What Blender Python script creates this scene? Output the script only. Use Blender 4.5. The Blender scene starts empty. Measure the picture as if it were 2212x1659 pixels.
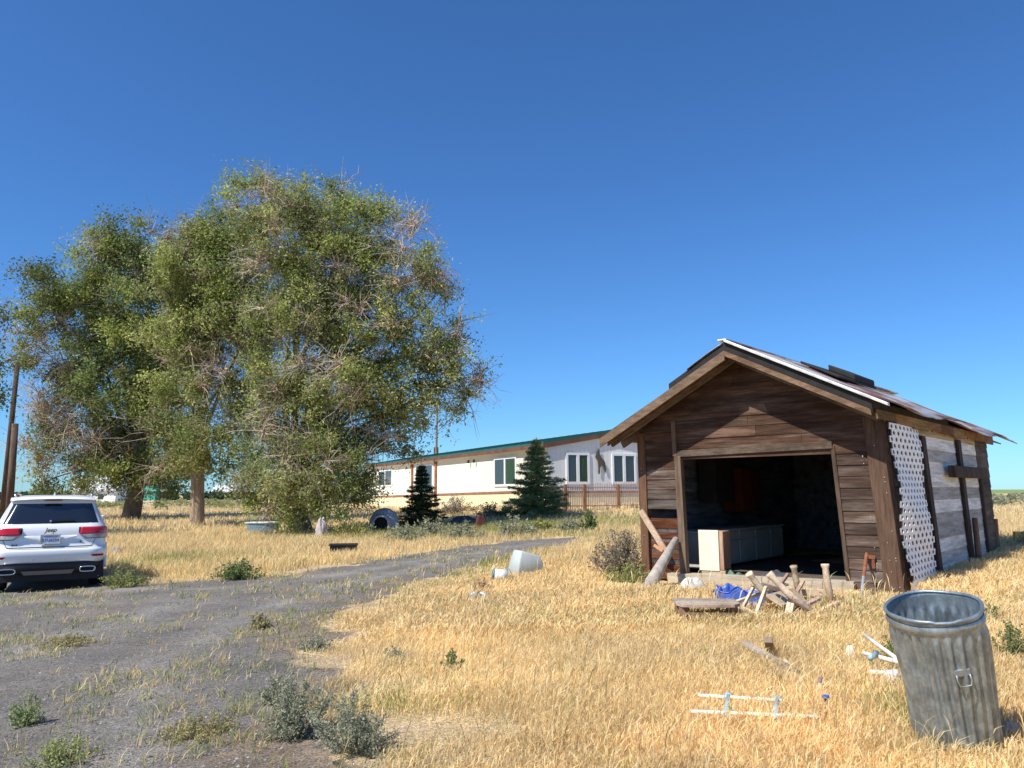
import bpy, math, random
import numpy as np
from mathutils import Vector, Matrix
random.seed(7); RNG = np.random.default_rng(11)
SC = bpy.context.scene
COL = SC.collection

# ------------------------------------------------------------------ camera
EYE = 1.55; PITCH = math.radians(8.02); ROLL = math.radians(0.35); FPX = 1662.; CXP = 1106.; CYP = 829.5
cd = bpy.data.cameras.new('camera'); cam = bpy.data.objects.new('camera', cd); COL.objects.link(cam)
fw = Vector((0, math.cos(PITCH), math.sin(PITCH))); rt0 = Vector((1, 0, 0)); up0 = Vector((0, -math.sin(PITCH), math.cos(PITCH)))
rt = rt0 * math.cos(-ROLL) + up0 * math.sin(-ROLL); up = -rt0 * math.sin(-ROLL) + up0 * math.cos(-ROLL)
m = Matrix((rt, up, -fw)).transposed().to_4x4(); m.translation = Vector((0, 0, EYE)); cam.matrix_world = m
cd.sensor_width = 36; cd.lens = 36 * FPX / 2212; cd.clip_start = .05; cd.clip_end = 20000
SC.camera = cam
# ------------------------------------------------------------------ light
SUN = Vector((-.77, -.64, 0)) * math.cos(math.radians(51)) + Vector((0, 0, math.sin(math.radians(51))))
SUN.normalize()
w = bpy.data.worlds.new("World"); SC.world = w; w.use_nodes = True
nt = w.node_tree; sky = nt.nodes.new('ShaderNodeTexSky'); sky.sky_type = 'NISHITA'; sky.sun_disc = False
sky.sun_elevation = math.radians(51); sky.sun_rotation = math.atan2(SUN.x, SUN.y)
sky.air_density = 1.0; sky.dust_density = .15; sky.ozone_density = 2.5; sky.altitude = 400
bg = nt.nodes['Background']; bg.inputs[1].default_value = .094
vmul = nt.nodes.new('ShaderNodeVectorMath'); vmul.operation = 'MULTIPLY'; vmul.inputs[1].default_value = (.425, .775, 1.17)
nt.links.new(sky.outputs[0], vmul.inputs[0]); nt.links.new(vmul.outputs[0], bg.inputs[0])
sd = bpy.data.lights.new('sun', 'SUN'); sun = bpy.data.objects.new('sun', sd); COL.objects.link(sun)
sd.energy = 4.6; sd.angle = math.radians(.53); sd.color = (1, .95, .86)
sun.rotation_euler = SUN.to_track_quat('Z', 'Y').to_euler()
SC.view_settings.view_transform = 'Standard'; SC.view_settings.look = 'None'
SC.view_settings.exposure = 0.5; SC.view_settings.gamma = 1
SC.render.engine = 'CYCLES'
try:
    SC.cycles.max_bounces = 6; SC.cycles.transparent_max_bounces = 6; SC.cycles.use_denoising = True
except Exception: pass

# ------------------------------------------------------------------ ground shape
def hz(x, y):
    x = np.asarray(x, float); y = np.asarray(y, float)
    b = .028 * 14 * np.tanh(x / 14); t = np.clip((y - 18) / 42, 0, 1); t = t * t * (3 - 2 * t)
    z = b * (1 - t) + .33 * t + .58 * np.exp(-((x - 6) ** 2 / 144 + (y - 45) ** 2 / 100))
    z = z - .15 * np.exp(-(((x + 10.4) / 3.2) ** 2 + ((y - 17.4) / 3.6) ** 2))
    n = (np.sin(x * 2.1 + 1.3 * np.sin(y * 1.7)) * np.sin(y * 1.9 + x * .6)) * .014 + np.sin(x * 5.3 + y * 3.1) * np.sin(y * 4.7 - x) * .005
    return z + n * np.clip(40 / (y + 20), 0, 1)
def h(x, y): return float(hz(x, y))
def P(px, py, d):
    return Vector((0, 0, EYE)) + d * (fw + rt * ((px - CXP) / FPX) + up * ((CYP - py) / FPX))
def G(px, py, dz=0.):
    dr = fw + rt * ((px - CXP) / FPX) + up * ((CYP - py) / FPX)
    lo = 1.
    d = 1.
    while d < 900:
        p = Vector((0, 0, EYE)) + dr * d
        if p.z < h(p.x, p.y) + dz:
            a, b = d / 1.03 - .02, d
            for _ in range(18):
                c = (a + b) / 2; p = Vector((0, 0, EYE)) + dr * c
                if p.z < h(p.x, p.y) + dz: b = c
                else: a = c
            return Vector((0, 0, EYE)) + dr * b
        d = d * 1.03 + .02
    return p
def depth(p): return (p - Vector((0, 0, EYE))).dot(fw)
def mpp(p): return depth(p) / FPX
def toplane(px, py, p0, n):          # where a sight line meets a real plane
    dr = fw + rt * ((px - CXP) / FPX) + up * ((CYP - py) / FPX); o = Vector((0, 0, EYE))
    return o + dr * ((p0 - o).dot(n) / dr.dot(n))

# ------------------------------------------------------------------ materials
def _n(nt, t, **k):
    n = nt.nodes.new(t)
    for a, b in k.items(): setattr(n, a, b)
    return n
def mat(name, col, rough=.8, metal=0., var=.25, vscale=3., stretch=(1, 1, 1), col2=None, c2scale=2., c2lo=.45, c2hi=.62,
        c2stretch=(1, 1, 1), bump=0., bscale=20., bstretch=None, tint=False, spec=.3, coat=0., trans=0., dist=.01, detail=6, fine=0., finescale=200):
    M = bpy.data.materials.new(name); M.use_nodes = True; nt = M.node_tree; L = nt.links.new
    B = nt.nodes['Principled BSDF']; out = nt.nodes['Material Output']
    tc = _n(nt, 'ShaderNodeTexCoord')
    def noise(sc, st, det=detail, rgh=.6):
        mp = _n(nt, 'ShaderNodeMapping'); mp.inputs['Scale'].default_value = st; L(tc.outputs['Object'], mp.inputs[0])
        nz = _n(nt, 'ShaderNodeTexNoise'); nz.inputs['Scale'].default_value = sc; nz.inputs['Detail'].default_value = det
        nz.inputs['Roughness'].default_value = rgh; L(mp.outputs[0], nz.inputs[0]); return nz
    cur = None
    rgb = _n(nt, 'ShaderNodeRGB'); rgb.outputs[0].default_value = (*col, 1); cur = rgb.outputs[0]
    if col2:
        nz = noise(c2scale, c2stretch); mr = _n(nt, 'ShaderNodeMapRange'); mr.inputs[1].default_value = c2lo; mr.inputs[2].default_value = c2hi
        L(nz.outputs[0], mr.inputs[0]); mx = _n(nt, 'ShaderNodeMix', data_type='RGBA'); L(mr.outputs[0], mx.inputs[0])
        L(cur, mx.inputs[6]); mx.inputs[7].default_value = (*col2, 1); cur = mx.outputs[2]
    def mulv(cur, fac_out, lo, hi, a=.3, b=.7):
        mr = _n(nt, 'ShaderNodeMapRange'); mr.inputs[1].default_value = a; mr.inputs[2].default_value = b
        mr.inputs[3].default_value = lo; mr.inputs[4].default_value = hi; L(fac_out, mr.inputs[0])
        vm = _n(nt, 'ShaderNodeVectorMath', operation='SCALE'); L(cur, vm.inputs[0]); L(mr.outputs[0], vm.inputs['Scale']); return vm.outputs[0]
    if var: cur = mulv(cur, noise(vscale, stretch).outputs[0], 1 - var, 1 + var)
    if fine: cur = mulv(cur, noise(finescale, stretch, 2).outputs[0], 1 - fine, 1 + fine)
    if tint:
        at = _n(nt, 'ShaderNodeAttribute', attribute_name='tint'); vm = _n(nt, 'ShaderNodeVectorMath', operation='MULTIPLY')
        L(cur, vm.inputs[0]); L(at.outputs['Color'], vm.inputs[1]); cur = vm.outputs[0]
    L(cur, B.inputs['Base Color'])
    B.inputs['Roughness'].default_value = rough; B.inputs['Metallic'].default_value = metal
    B.inputs['Specular IOR Level'].default_value = spec; B.inputs['Coat Weight'].default_value = coat; B.inputs['Coat Roughness'].default_value = .04
    if bump:
        nz = noise(bscale, bstretch or stretch); bp = _n(nt, 'ShaderNodeBump'); bp.inputs['Strength'].default_value = bump
        bp.inputs['Distance'].default_value = dist; L(nz.outputs[0], bp.inputs['Height']); L(bp.outputs[0], B.inputs['Normal'])
    if trans:
        tr = _n(nt, 'ShaderNodeBsdfTranslucent'); L(cur, tr.inputs[0]); mx = _n(nt, 'ShaderNodeMixShader'); mx.inputs[0].default_value = trans
        L(B.outputs[0], mx.inputs[1]); L(tr.outputs[0], mx.inputs[2]); L(mx.outputs[0], out.inputs[0])
    return M
def wood(name, col, col2, ax='x', var=.35, **k):
    st = {'x': (1, 14, 14), 'y': (14, 1, 14), 'z': (14, 14, 1)}[ax]
    d = dict(rough=.9, var=var, vscale=2.2, stretch=st, col2=col2, c2scale=1.6, c2stretch={'x': (.6, 4, 4), 'y': (4, .6, 4), 'z': (4, 4, .6)}[ax],
             bump=.5, bscale=5, tint=True, fine=.18, finescale=12, spec=.15); d.update(k)
    return mat(name, col, **d)

# ------------------------------------------------------------------ mesh helpers
class MB:
    def __init__(s): s.v = []; s.f = []; s.t = []
    def add(s, vs, fs, tint=(1, 1, 1)):
        o = len(s.v); s.v += [Vector(a) for a in vs]; s.f += [[i + o for i in f] for f in fs]; s.t += [tint] * len(fs); return s
    def box(s, a, b, tint=(1, 1, 1), M=None):
        x0, y0, z0 = a; x1, y1, z1 = b
        vs = [Vector(p) for p in ((x0, y0, z0), (x1, y0, z0), (x1, y1, z0), (x0, y1, z0), (x0, y0, z1), (x1, y0, z1), (x1, y1, z1), (x0, y1, z1))]
        if M: vs = [M @ p for p in vs]
        return s.add(vs, [(0, 3, 2, 1), (4, 5, 6, 7), (0, 1, 5, 4), (1, 2, 6, 5), (2, 3, 7, 6), (3, 0, 4, 7)], tint)
    def hexa(s, q, d, tint=(1, 1, 1)):       # quad q (4 pts) extruded by vector d
        q = [Vector(p) for p in q]; d = Vector(d); vs = q + [p + d for p in q]
        return s.add(vs, [(3, 2, 1, 0), (4, 5, 6, 7), (0, 1, 5, 4), (1, 2, 6, 5), (2, 3, 7, 6), (3, 0, 4, 7)], tint)
    def beam(s, a, b, w, t, upv=(0, 0, 1), tint=(1, 1, 1)):
        a = Vector(a); b = Vector(b); d = (b - a).normalized(); u = Vector(upv); sd = d.cross(u)
        if sd.length < 1e-4: sd = d.cross(Vector((1, 0, 0)))
        sd.normalize(); n = sd.cross(d); q = [a + sd * i * w / 2 + n * j * t / 2 for i, j in ((-1, -1), (1, -1), (1, 1), (-1, 1))]
        return s.hexa(q, b - a, tint)
    def tube(s, pts, rs, n=8, tint=(1, 1, 1), cap=True):
        pts = [Vector(p) for p in pts]
        if not hasattr(rs, '__len__'): rs = [rs] * len(pts)
        o = len(s.v); prev = None
        for i, p in enumerate(pts):
            d = (pts[min(i + 1, len(pts) - 1)] - pts[max(i - 1, 0)])
            d = d.normalized() if d.length > 1e-9 else Vector((0, 0, 1))
            if prev is None: prev = d.orthogonal().normalized()
            u = (prev - d * prev.dot(d)); u = u.normalized() if u.length > 1e-6 else d.orthogonal().normalized(); prev = u; v = d.cross(u)
            for k in range(n):
                a = 2 * math.pi * k / n; s.v.append(p + (u * math.cos(a) + v * math.sin(a)) * rs[i])
        for i in range(len(pts) - 1):
            for k in range(n):
                k2 = (k + 1) % n; s.f.append([o + i * n + k, o + i * n + k2, o + (i + 1) * n + k2, o + (i + 1) * n + k]); s.t.append(tint)
        if cap and n > 3:
            s.f.append([o + k for k in range(n)][::-1]); s.t.append(tint)
            s.f.append([o + (len(pts) - 1) * n + k for k in range(n)]); s.t.append(tint)
        return s
    def lathe(s, prof, n=24, M=None, tint=(1, 1, 1), rf=None):  # rf(r, z, angle) reshapes the radius
        o = len(s.v)
        for j, (r, z) in enumerate(prof):
            for k in range(n):
                a = 2 * math.pi * k / n; rr = rf(r, z, a) if rf else r
                p = Vector((rr * math.cos(a), rr * math.sin(a), z)); s.v.append(M @ p if M else p)
        for j in range(len(prof) - 1):
            for k in range(n):
                k2 = (k + 1) % n; s.f.append([o + j * n + k, o + j * n + k2, o + (j + 1) * n + k2, o + (j + 1) * n + k]); s.t.append(tint)
        return s
    def grid(s, fn, nu, nv, tint=(1, 1, 1)):
        vs = [fn(i / nu, j / nv) for j in range(nv + 1) for i in range(nu + 1)]
        fs = [(j * (nu + 1) + i, j * (nu + 1) + i + 1, (j + 1) * (nu + 1) + i + 1, (j + 1) * (nu + 1) + i) for j in range(nv) for i in range(nu)]
        return s.add(vs, fs, tint)
    def build(s, name, m, parent=None, smooth=False, bevel=0, warp=None, loc=None, solid=0):
        v = [warp(p) for p in s.v] if warp else s.v
        me = bpy.data.meshes.new(name); me.from_pydata([tuple(p) for p in v], [], s.f)
        at = me.attributes.new('tint', 'FLOAT_COLOR', 'FACE')
        at.data.foreach_set('color', np.array([(*t, 1) for t in s.t], np.float32).ravel())
        me.materials.append(m)
        if smooth: me.polygons.foreach_set('use_smooth', [True] * len(me.polygons))
        o = bpy.data.objects.new(name, me); COL.objects.link(o)
        if parent: o.parent = parent
        if loc is not None: o.location = loc
        if bevel:
            b = o.modifiers.new('b', 'BEVEL'); b.width = bevel; b.segments = 2; b.limit_method = 'ANGLE'
        if solid:
            b = o.modifiers.new('s', 'SOLIDIFY'); b.thickness = solid
        return o
def npmesh(name, V, Fc, m, tint=None, parent=None, loc=None, smooth=False):
    """V (n,3), Fc (m,k) equal-size faces, tint (m,3) per face"""
    me = bpy.data.meshes.new(name); nf, k = Fc.shape
    me.vertices.add(len(V)); me.vertices.foreach_set('co', V.astype(np.float32).ravel())
    me.loops.add(nf * k); me.loops.foreach_set('vertex_index', Fc.astype(np.int32).ravel())
    me.polygons.add(nf); me.polygons.foreach_set('loop_start', (np.arange(nf) * k).astype(np.int32))
    try: me.polygons.foreach_set('loop_total', np.full(nf, k, np.int32))
    except Exception: pass
    if tint is not None:
        at = me.attributes.new('tint', 'FLOAT_COLOR', 'FACE'); c = np.ones((nf, 4), np.float32); c[:, :3] = tint; at.data.foreach_set('color', c.ravel())
    me.update(calc_edges=True); me.materials.append(m)
    if smooth: me.polygons.foreach_set('use_smooth', [True] * nf)
    o = bpy.data.objects.new(name, me); COL.objects.link(o)
    if parent: o.parent = parent
    if loc is not None: o.location = loc
    return o
def tag(o, label=None, cat=None, group=None, kind=None):
    if label: o['label'] = label
    if cat: o['category'] = cat
    if group: o['group'] = group
    if kind: o['kind'] = kind
    return o
def root(name, loc, rz=0, label=None, cat=None, group=None):
    o = bpy.data.objects.new(name, None); COL.objects.link(o); o.location = loc; o.rotation_euler = (0, 0, rz); o.empty_display_size = .2
    return tag(o, label, cat, group)
def text(name, body, size, m, parent, M, extrude=.002, shear=0., bold=0.):
    c = bpy.data.curves.new(name, 'FONT'); c.body = body; c.size = size; c.extrude = extrude; c.align_x = 'CENTER'; c.align_y = 'CENTER'; c.shear = shear; c.offset = bold
    t = bpy.data.objects.new(name, c); COL.objects.link(t); dg = bpy.context.evaluated_depsgraph_get()
    me = bpy.data.meshes.new_from_object(t.evaluated_get(dg)); bpy.data.objects.remove(t); me.transform(M); me.materials.clear(); me.materials.append(m)
    o = bpy.data.objects.new(name, me); COL.objects.link(o); o.parent = parent; return o
def jit(c, a=.15): k = 1 + random.uniform(-a, a); return tuple(x * k * (1 + random.uniform(-a, a) * .3) for x in c)

# ------------------------------------------------------------------ value noise for scattering
_PN = RNG.random((64, 64))
def vn(x, y, s):
    x = np.asarray(x) / s; y = np.asarray(y) / s; xi = np.floor(x).astype(int); yi = np.floor(y).astype(int)
    fx = x - xi; fy = y - yi; fx = fx * fx * (3 - 2 * fx); fy = fy * fy * (3 - 2 * fy); g = lambda a, b: _PN[a % 64, b % 64]
    return (g(xi, yi) * (1 - fx) + g(xi + 1, yi) * fx) * (1 - fy) + (g(xi, yi + 1) * (1 - fx) + g(xi + 1, yi + 1) * fx) * fy

# ------------------------------------------------------------------ driveway outline (ground metres)
DRV = [(840, 1656), (720, 1560), (650, 1490), (640, 1425), (690, 1352), (765, 1306), (885, 1264), (995, 1233), (1090, 1208), (1160, 1190), (1225, 1172),
       (1222, 1163), (1100, 1172), (960, 1190), (800, 1215), (620, 1242), (480, 1256), (310, 1262), (225, 1252), (100, 1250), (-60, 1250)]
DRVW = [(G(a, b).x, G(a, b).y) for a, b in DRV]
DRVW = [(-.9, -3)] + [(-.75, 2.5)] + DRVW + [(-16, 16.5), (-24, 16.5), (-24, -3)]
POLY = np.array(DRVW)
def in_drv(x, y):
    x = np.asarray(x, float); y = np.asarray(y, float); r = np.zeros(x.shape, bool); n = len(POLY); j = n - 1
    for i in range(n):
        xi, yi = POLY[i]; xj, yj = POLY[j]
        c = ((yi > y) != (yj > y)) & (x < (xj - xi) * (y - yi) / (yj - yi + 1e-12) + xi); r ^= c; j = i
    return r
def drv_dist(x, y):                  # distance to the outline, positive outside
    x = np.asarray(x, float); y = np.asarray(y, float); d = np.full(x.shape, 1e9); n = len(POLY); j = n - 1
    for i in range(n):
        a = POLY[j]; b = POLY[i]; ab = b - a; t = np.clip(((x - a[0]) * ab[0] + (y - a[1]) * ab[1]) / (ab @ ab), 0, 1)
        d = np.minimum(d, np.hypot(x - a[0] - t * ab[0], y - a[1] - t * ab[1])); j = i
    return np.where(in_drv(x, y), -d, d)

# ------------------------------------------------------------------ ground sheets
M_ground = mat('dry_ground', (.56, .41, .22), var=.35, vscale=.9, col2=(.36, .27, .18), c2scale=.35, bump=.6, bscale=9, dist=.03, fine=.3, finescale=30)
def tens(x0, x1, xs, y0, y1, ys):
    return np.meshgrid(np.concatenate([x0, xs, x1]), np.concatenate([y0, ys, y1]))
X, Y = np.meshgrid(np.concatenate([[-9000, -3000, -1000, -400, -200, -120, -80, -60, -48], np.arange(-40, 40.1, .4), [48, 60, 80, 120, 200, 400, 1000, 3000, 9000]]),
                   np.concatenate([[-200, -60, -20], np.arange(-8, 70.1, .4), [76, 84, 95, 110, 130, 160, 200, 260, 350, 500, 800, 1500, 3500, 9000]]))
Z = hz(X, Y); ny, nx = X.shape
idx = np.arange(nx * ny).reshape(ny, nx); F4 = np.stack([idx[:-1, :-1], idx[:-1, 1:], idx[1:, 1:], idx[1:, :-1]], -1).reshape(-1, 4)
tag(npmesh('ground', np.stack([X, Y, Z], -1).reshape(-1, 3), F4, M_ground, smooth=True), kind='structure')
def sheet(name, m, x0, x1, y0, y1, sx, sy, dz):
    X, Y = np.meshgrid(np.linspace(x0, x1, sx + 1), np.linspace(y0, y1, sy + 1)); Z = hz(X, Y) + dz; ny, nx = X.shape
    idx = np.arange(nx * ny).reshape(ny, nx); F = np.stack([idx[:-1, :-1], idx[:-1, 1:], idx[1:, 1:], idx[1:, :-1]], -1).reshape(-1, 4)
    return tag(npmesh(name, np.stack([X, Y, Z], -1).reshape(-1, 3), F, m), kind='structure')
M_green = mat('crop_green', (.20, .27, .075), var=.15, vscale=.004, stretch=(1, 6, 1))
sheet('crop_field', M_green, 60, 2600, 235, 6000, 2, 30, .06)
M_straw = mat('straw_field', (.50, .40, .21), var=.2, vscale=.02, stretch=(1, 5, 1))
sheet('stubble_field', M_straw, -900, 2000, 120, 234, 4, 6, .04)

# gravel driveway: one fine sheet whose rim runs out into soil (blend weights: 0 gravel, 1 dirt, 2 straw soil)
GS = .06; xs = np.arange(-17, 4.5, GS); ys = np.arange(-1, 27.5, GS); X, Y = np.meshgrid(xs, ys)
def drv_edge(x, y): return drv_dist(x, y) + (vn(x, y, .5) - .5) * .45 + (vn(x + 9, y, .17) - .5) * .3
DD = drv_dist(X, Y); ny, nx = X.shape; idx = np.arange(nx * ny).reshape(ny, nx)
near = np.clip((X + 5) / 1.5, 0, 1) * np.clip((14 - Y) / 2, 0, 1)
dirt = np.clip((DD + (vn(X + 3, Y, .8) - .5) * 1.6 + (vn(X, Y + 9, .2) - .5) * .6 + .15 + .55 * near) / .5, 0, 1)
straw = np.clip((DD + (vn(X, Y, .7) - .5) * .9 + (vn(X, Y + 5, .18) - .5) * .5 - .05) / .4, 0, 1)
sel = DD[:-1, :-1] < .95; F4 = np.stack([idx[:-1, :-1][sel], idx[:-1, 1:][sel], idx[1:, 1:][sel], idx[1:, :-1][sel]], -1)
def blend_mat():
    M = bpy.data.materials.new('gravel_and_soil'); M.use_nodes = True; nt = M.node_tree; L = nt.links.new; B = nt.nodes['Principled BSDF']; B.inputs['Roughness'].default_value = .95; B.inputs['Specular IOR Level'].default_value = .15
    tc = _n(nt, 'ShaderNodeTexCoord'); at = _n(nt, 'ShaderNodeAttribute', attribute_name='soil'); sp = _n(nt, 'ShaderNodeSeparateColor'); L(at.outputs['Color'], sp.inputs[0])
    def nz(sc, det=5):
        n = _n(nt, 'ShaderNodeTexNoise'); n.inputs['Scale'].default_value = sc; n.inputs['Detail'].default_value = det; n.inputs['Roughness'].default_value = .65; L(tc.outputs['Object'], n.inputs[0]); return n.outputs[0]
    def mr(o, a, b, c, d):
        n = _n(nt, 'ShaderNodeMapRange'); L(o, n.inputs[0])
        for k, v in zip((1, 2, 3, 4), (a, b, c, d)): n.inputs[k].default_value = v
        return n.outputs[0]
    def ramp(ch, noise):     # ragged threshold of a weight by noise
        a = _n(nt, 'ShaderNodeMath', operation='MULTIPLY_ADD'); L(noise, a.inputs[0]); a.inputs[1].default_value = 1.5; L(ch, a.inputs[2]); return mr(a.outputs[0], 1.05, 1.45, 0, 1)
    def mix(f, c1, c2):
        m = _n(nt, 'ShaderNodeMix', data_type='RGBA'); L(f, m.inputs[0])
        for k, c in ((6, c1), (7, c2)):
            if isinstance(c, tuple): m.inputs[k].default_value = (*c, 1)
            else: L(c, m.inputs[k])
        return m.outputs[2]
    g = mix(mr(nz(.7), .4, .65, 0, 1), (.150, .138, .128), (.185, .162, .138)); g = mix(mr(nz(2.6, 8), .55, .7, 0, .8), g, (.11, .10, .094))
    tk = _n(nt, 'ShaderNodeMath', operation='MULTIPLY'); L(sp.outputs[2], tk.inputs[0]); tk.inputs[1].default_value = .6; g = mix(tk.outputs[0], g, (.235, .22, .20))
    n1 = nz(7, 8); c = mix(ramp(sp.outputs[0], n1), g, mix(mr(nz(3), .4, .6, 0, 1), (.165, .13, .10), (.22, .175, .13)))
    c = mix(ramp(sp.outputs[1], nz(9, 8)), c, mix(mr(nz(1), .4, .6, 0, 1), (.54, .40, .22), (.40, .30, .19)))
    for sc, lo, hi in ((65, .4, 1.75), (18, .75, 1.25), (1.1, .82, 1.2)):
        vm = _n(nt, 'ShaderNodeVectorMath', operation='SCALE'); L(c, vm.inputs[0]); L(mr(nz(sc, 3), .3, .7, lo, hi), vm.inputs['Scale']); c = vm.outputs[0]
    L(c, B.inputs['Base Color']); bp = _n(nt, 'ShaderNodeBump'); bp.inputs['Strength'].default_value = 1; bp.inputs['Distance'].default_value = .018; L(nz(55, 6), bp.inputs['Height']); L(bp.outputs[0], B.inputs['Normal'])
    return M
dz = .012 + .012 * np.clip(.5 - DD, -1, 1) * (DD > -.5) + .012 * (DD <= -.5)
o = npmesh('driveway', np.stack([X, Y, hz(X, Y) + .012], -1).reshape(-1, 3), F4, blend_mat(), smooth=True)
at = o.data.attributes.new('soil', 'FLOAT_COLOR', 'POINT'); c_ = np.ones((nx * ny, 4), np.float32); c_[:, 0] = dirt.ravel(); c_[:, 1] = straw.ravel(); c_[:, 2] = ((np.exp(-((DD + 1.25) / .3) ** 2) + np.exp(-((DD + 2.95) / .3) ** 2)) * (.35 + vn(X, Y, .6))).ravel(); at.data.foreach_set('color', c_.ravel()); tag(o, kind='structure')

# ------------------------------------------------------------------ grass
M_grass = mat('grass_blades', (1, 1, 1), rough=.75, var=0, tint=True, trans=.45, spec=.2)
def blades(name, x, y, hh, wd, tint, lean=.85, head=False, z=None, label=None, cat=None, kind='stuff', group=None):
    n = len(x); z0 = hz(x, y) - .01 if z is None else z
    az = RNG.random(n) * 2 * np.pi; la = RNG.random(n) * 2 * np.pi; ln = RNG.random(n) ** 1.3 * lean
    wx = np.cos(az) * wd; wy = np.sin(az) * wd; lx = np.cos(la) * ln * hh + .12 * hh; ly = np.sin(la) * ln * hh
    o = np.stack([x, y, z0], -1); W = np.stack([wx, wy, 0 * x], -1); Lm = np.stack([lx, ly, 0 * x], -1); H = np.stack([0 * x, 0 * x, hh], -1)
    if head:
        r = [o - W * .5, o + W * .5, o + Lm * .28 + H * .55 - W * .4, o + Lm * .28 + H * .55 + W * .4, o + Lm * .62 + H * .84 - W * .95, o + Lm * .62 + H * .84 + W * .95, o + Lm * 1.15 + H * .98]
        tr = [(0, 1, 3), (0, 3, 2), (2, 3, 5), (2, 5, 4), (4, 5, 6)]
    else:
        r = [o - W * .5, o + W * .5, o + Lm * .35 + H * .6 - W * .4, o + Lm * .35 + H * .6 + W * .4, o + Lm + H]
        tr = [(0, 1, 3), (0, 3, 2), (2, 3, 4)]
    k = len(r); V = np.stack(r, 1).reshape(-1, 3); b = np.arange(n)[:, None, None] * k
    Fc = (b + np.array(tr)[None]).reshape(-1, 3); T = np.repeat(tint, len(tr), 0)
    ob = npmesh(name, V, Fc, M_grass, T)
    return tag(ob, label, cat, group, kind)
GOLD = np.array([[.89, .70, .36], [.91, .76, .43], [.83, .61, .29], [.91, .78, .48], [.71, .50, .25]])
OLIVE = np.array([[.29, .32, .09], [.38, .38, .12], [.31, .35, .13], [.45, .42, .17]])
SAGE = np.array([[.27, .30, .19], [.33, .35, .23], [.36, .34, .22]])
def pick(pal, n, a=.16): return pal[RNG.integers(0, len(pal), n)] * (1 + (RNG.random((n, 1)) - .5) * 2 * a)
SL = Vector((2.25, 13.48)); SU = Vector((.7585, -.6517)); SV = Vector((.6517, .7585))
def in_shed(x, y, mgn=0.):
    dx = x - SL.x; dy = y - SL.y; u = dx * SU.x + dy * SU.y; v = dx * SV.x + dy * SV.y
    return (u > -mgn) & (u < 4.1 + mgn) & (v > -mgn) & (v < 7.0 + mgn)
HC = Vector((1.87, 41.)); HE = Vector((.90, .436)).normalized(); HD = Vector((-HE.y, HE.x))
def in_house(x, y):
    dx = x - HC.x; dy = y - HC.y; u = dx * HE.x + dy * HE.y; v = dx * HD.x + dy * HD.y
    return (u > -.1) & (u < 8.1) & (v > -.1) & (v < 36.1)
def scatter(n, y0, y1, power=1., side=.74, xoff=1.6):
    y = y0 + (y1 - y0) * RNG.random(n) ** power; x = (RNG.random(n) * 2 - 1) * (side * y + xoff); return x, y
def in_car(x, y):
    dx = x + 10.3; dy = y - 17.6; u = dx * .87 + dy * .49; v = -dx * .49 + dy * .87
    return (np.abs(u) < 1.15) & (np.abs(v) < 2.6)
def greenness(x, y):
    """where living olive grass grows between the dead gold"""
    g = np.zeros(np.shape(x))
    def blob(px, py, rx, ry, a=1):
        p = G(px, py); return a * np.exp(-(((x - p.x) / rx) ** 2 + ((y - p.y) / ry) ** 2))
    g += blob(450, 1215, 3, 1.6, .35) + blob(1040, 1222, .8, 1.4, 1.4) + blob(960, 1250, .5, .8, .6) + blob(1320, 1125, 4, 3.5, .9) + blob(350, 1215, 1.4, 1.2, .8)
    g += blob(1000, 1150, 5, 3.2, .95) + blob(820, 1150, 4, 2.5, .8) + blob(1090, 1140, 3, 3, .7) + blob(800, 1560, .5, .7, .7)
    g += blob(1225, 1160, 1.0, 1.5, .7) + blob(700, 1225, 2.0, 1.0, .35)+ blob(1980, 1560, .25, .45, .9)
    return g
def lush(x, y): return drv_dist(x, y) + (vn(x, y, .9) - .5) * 1.6
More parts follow.
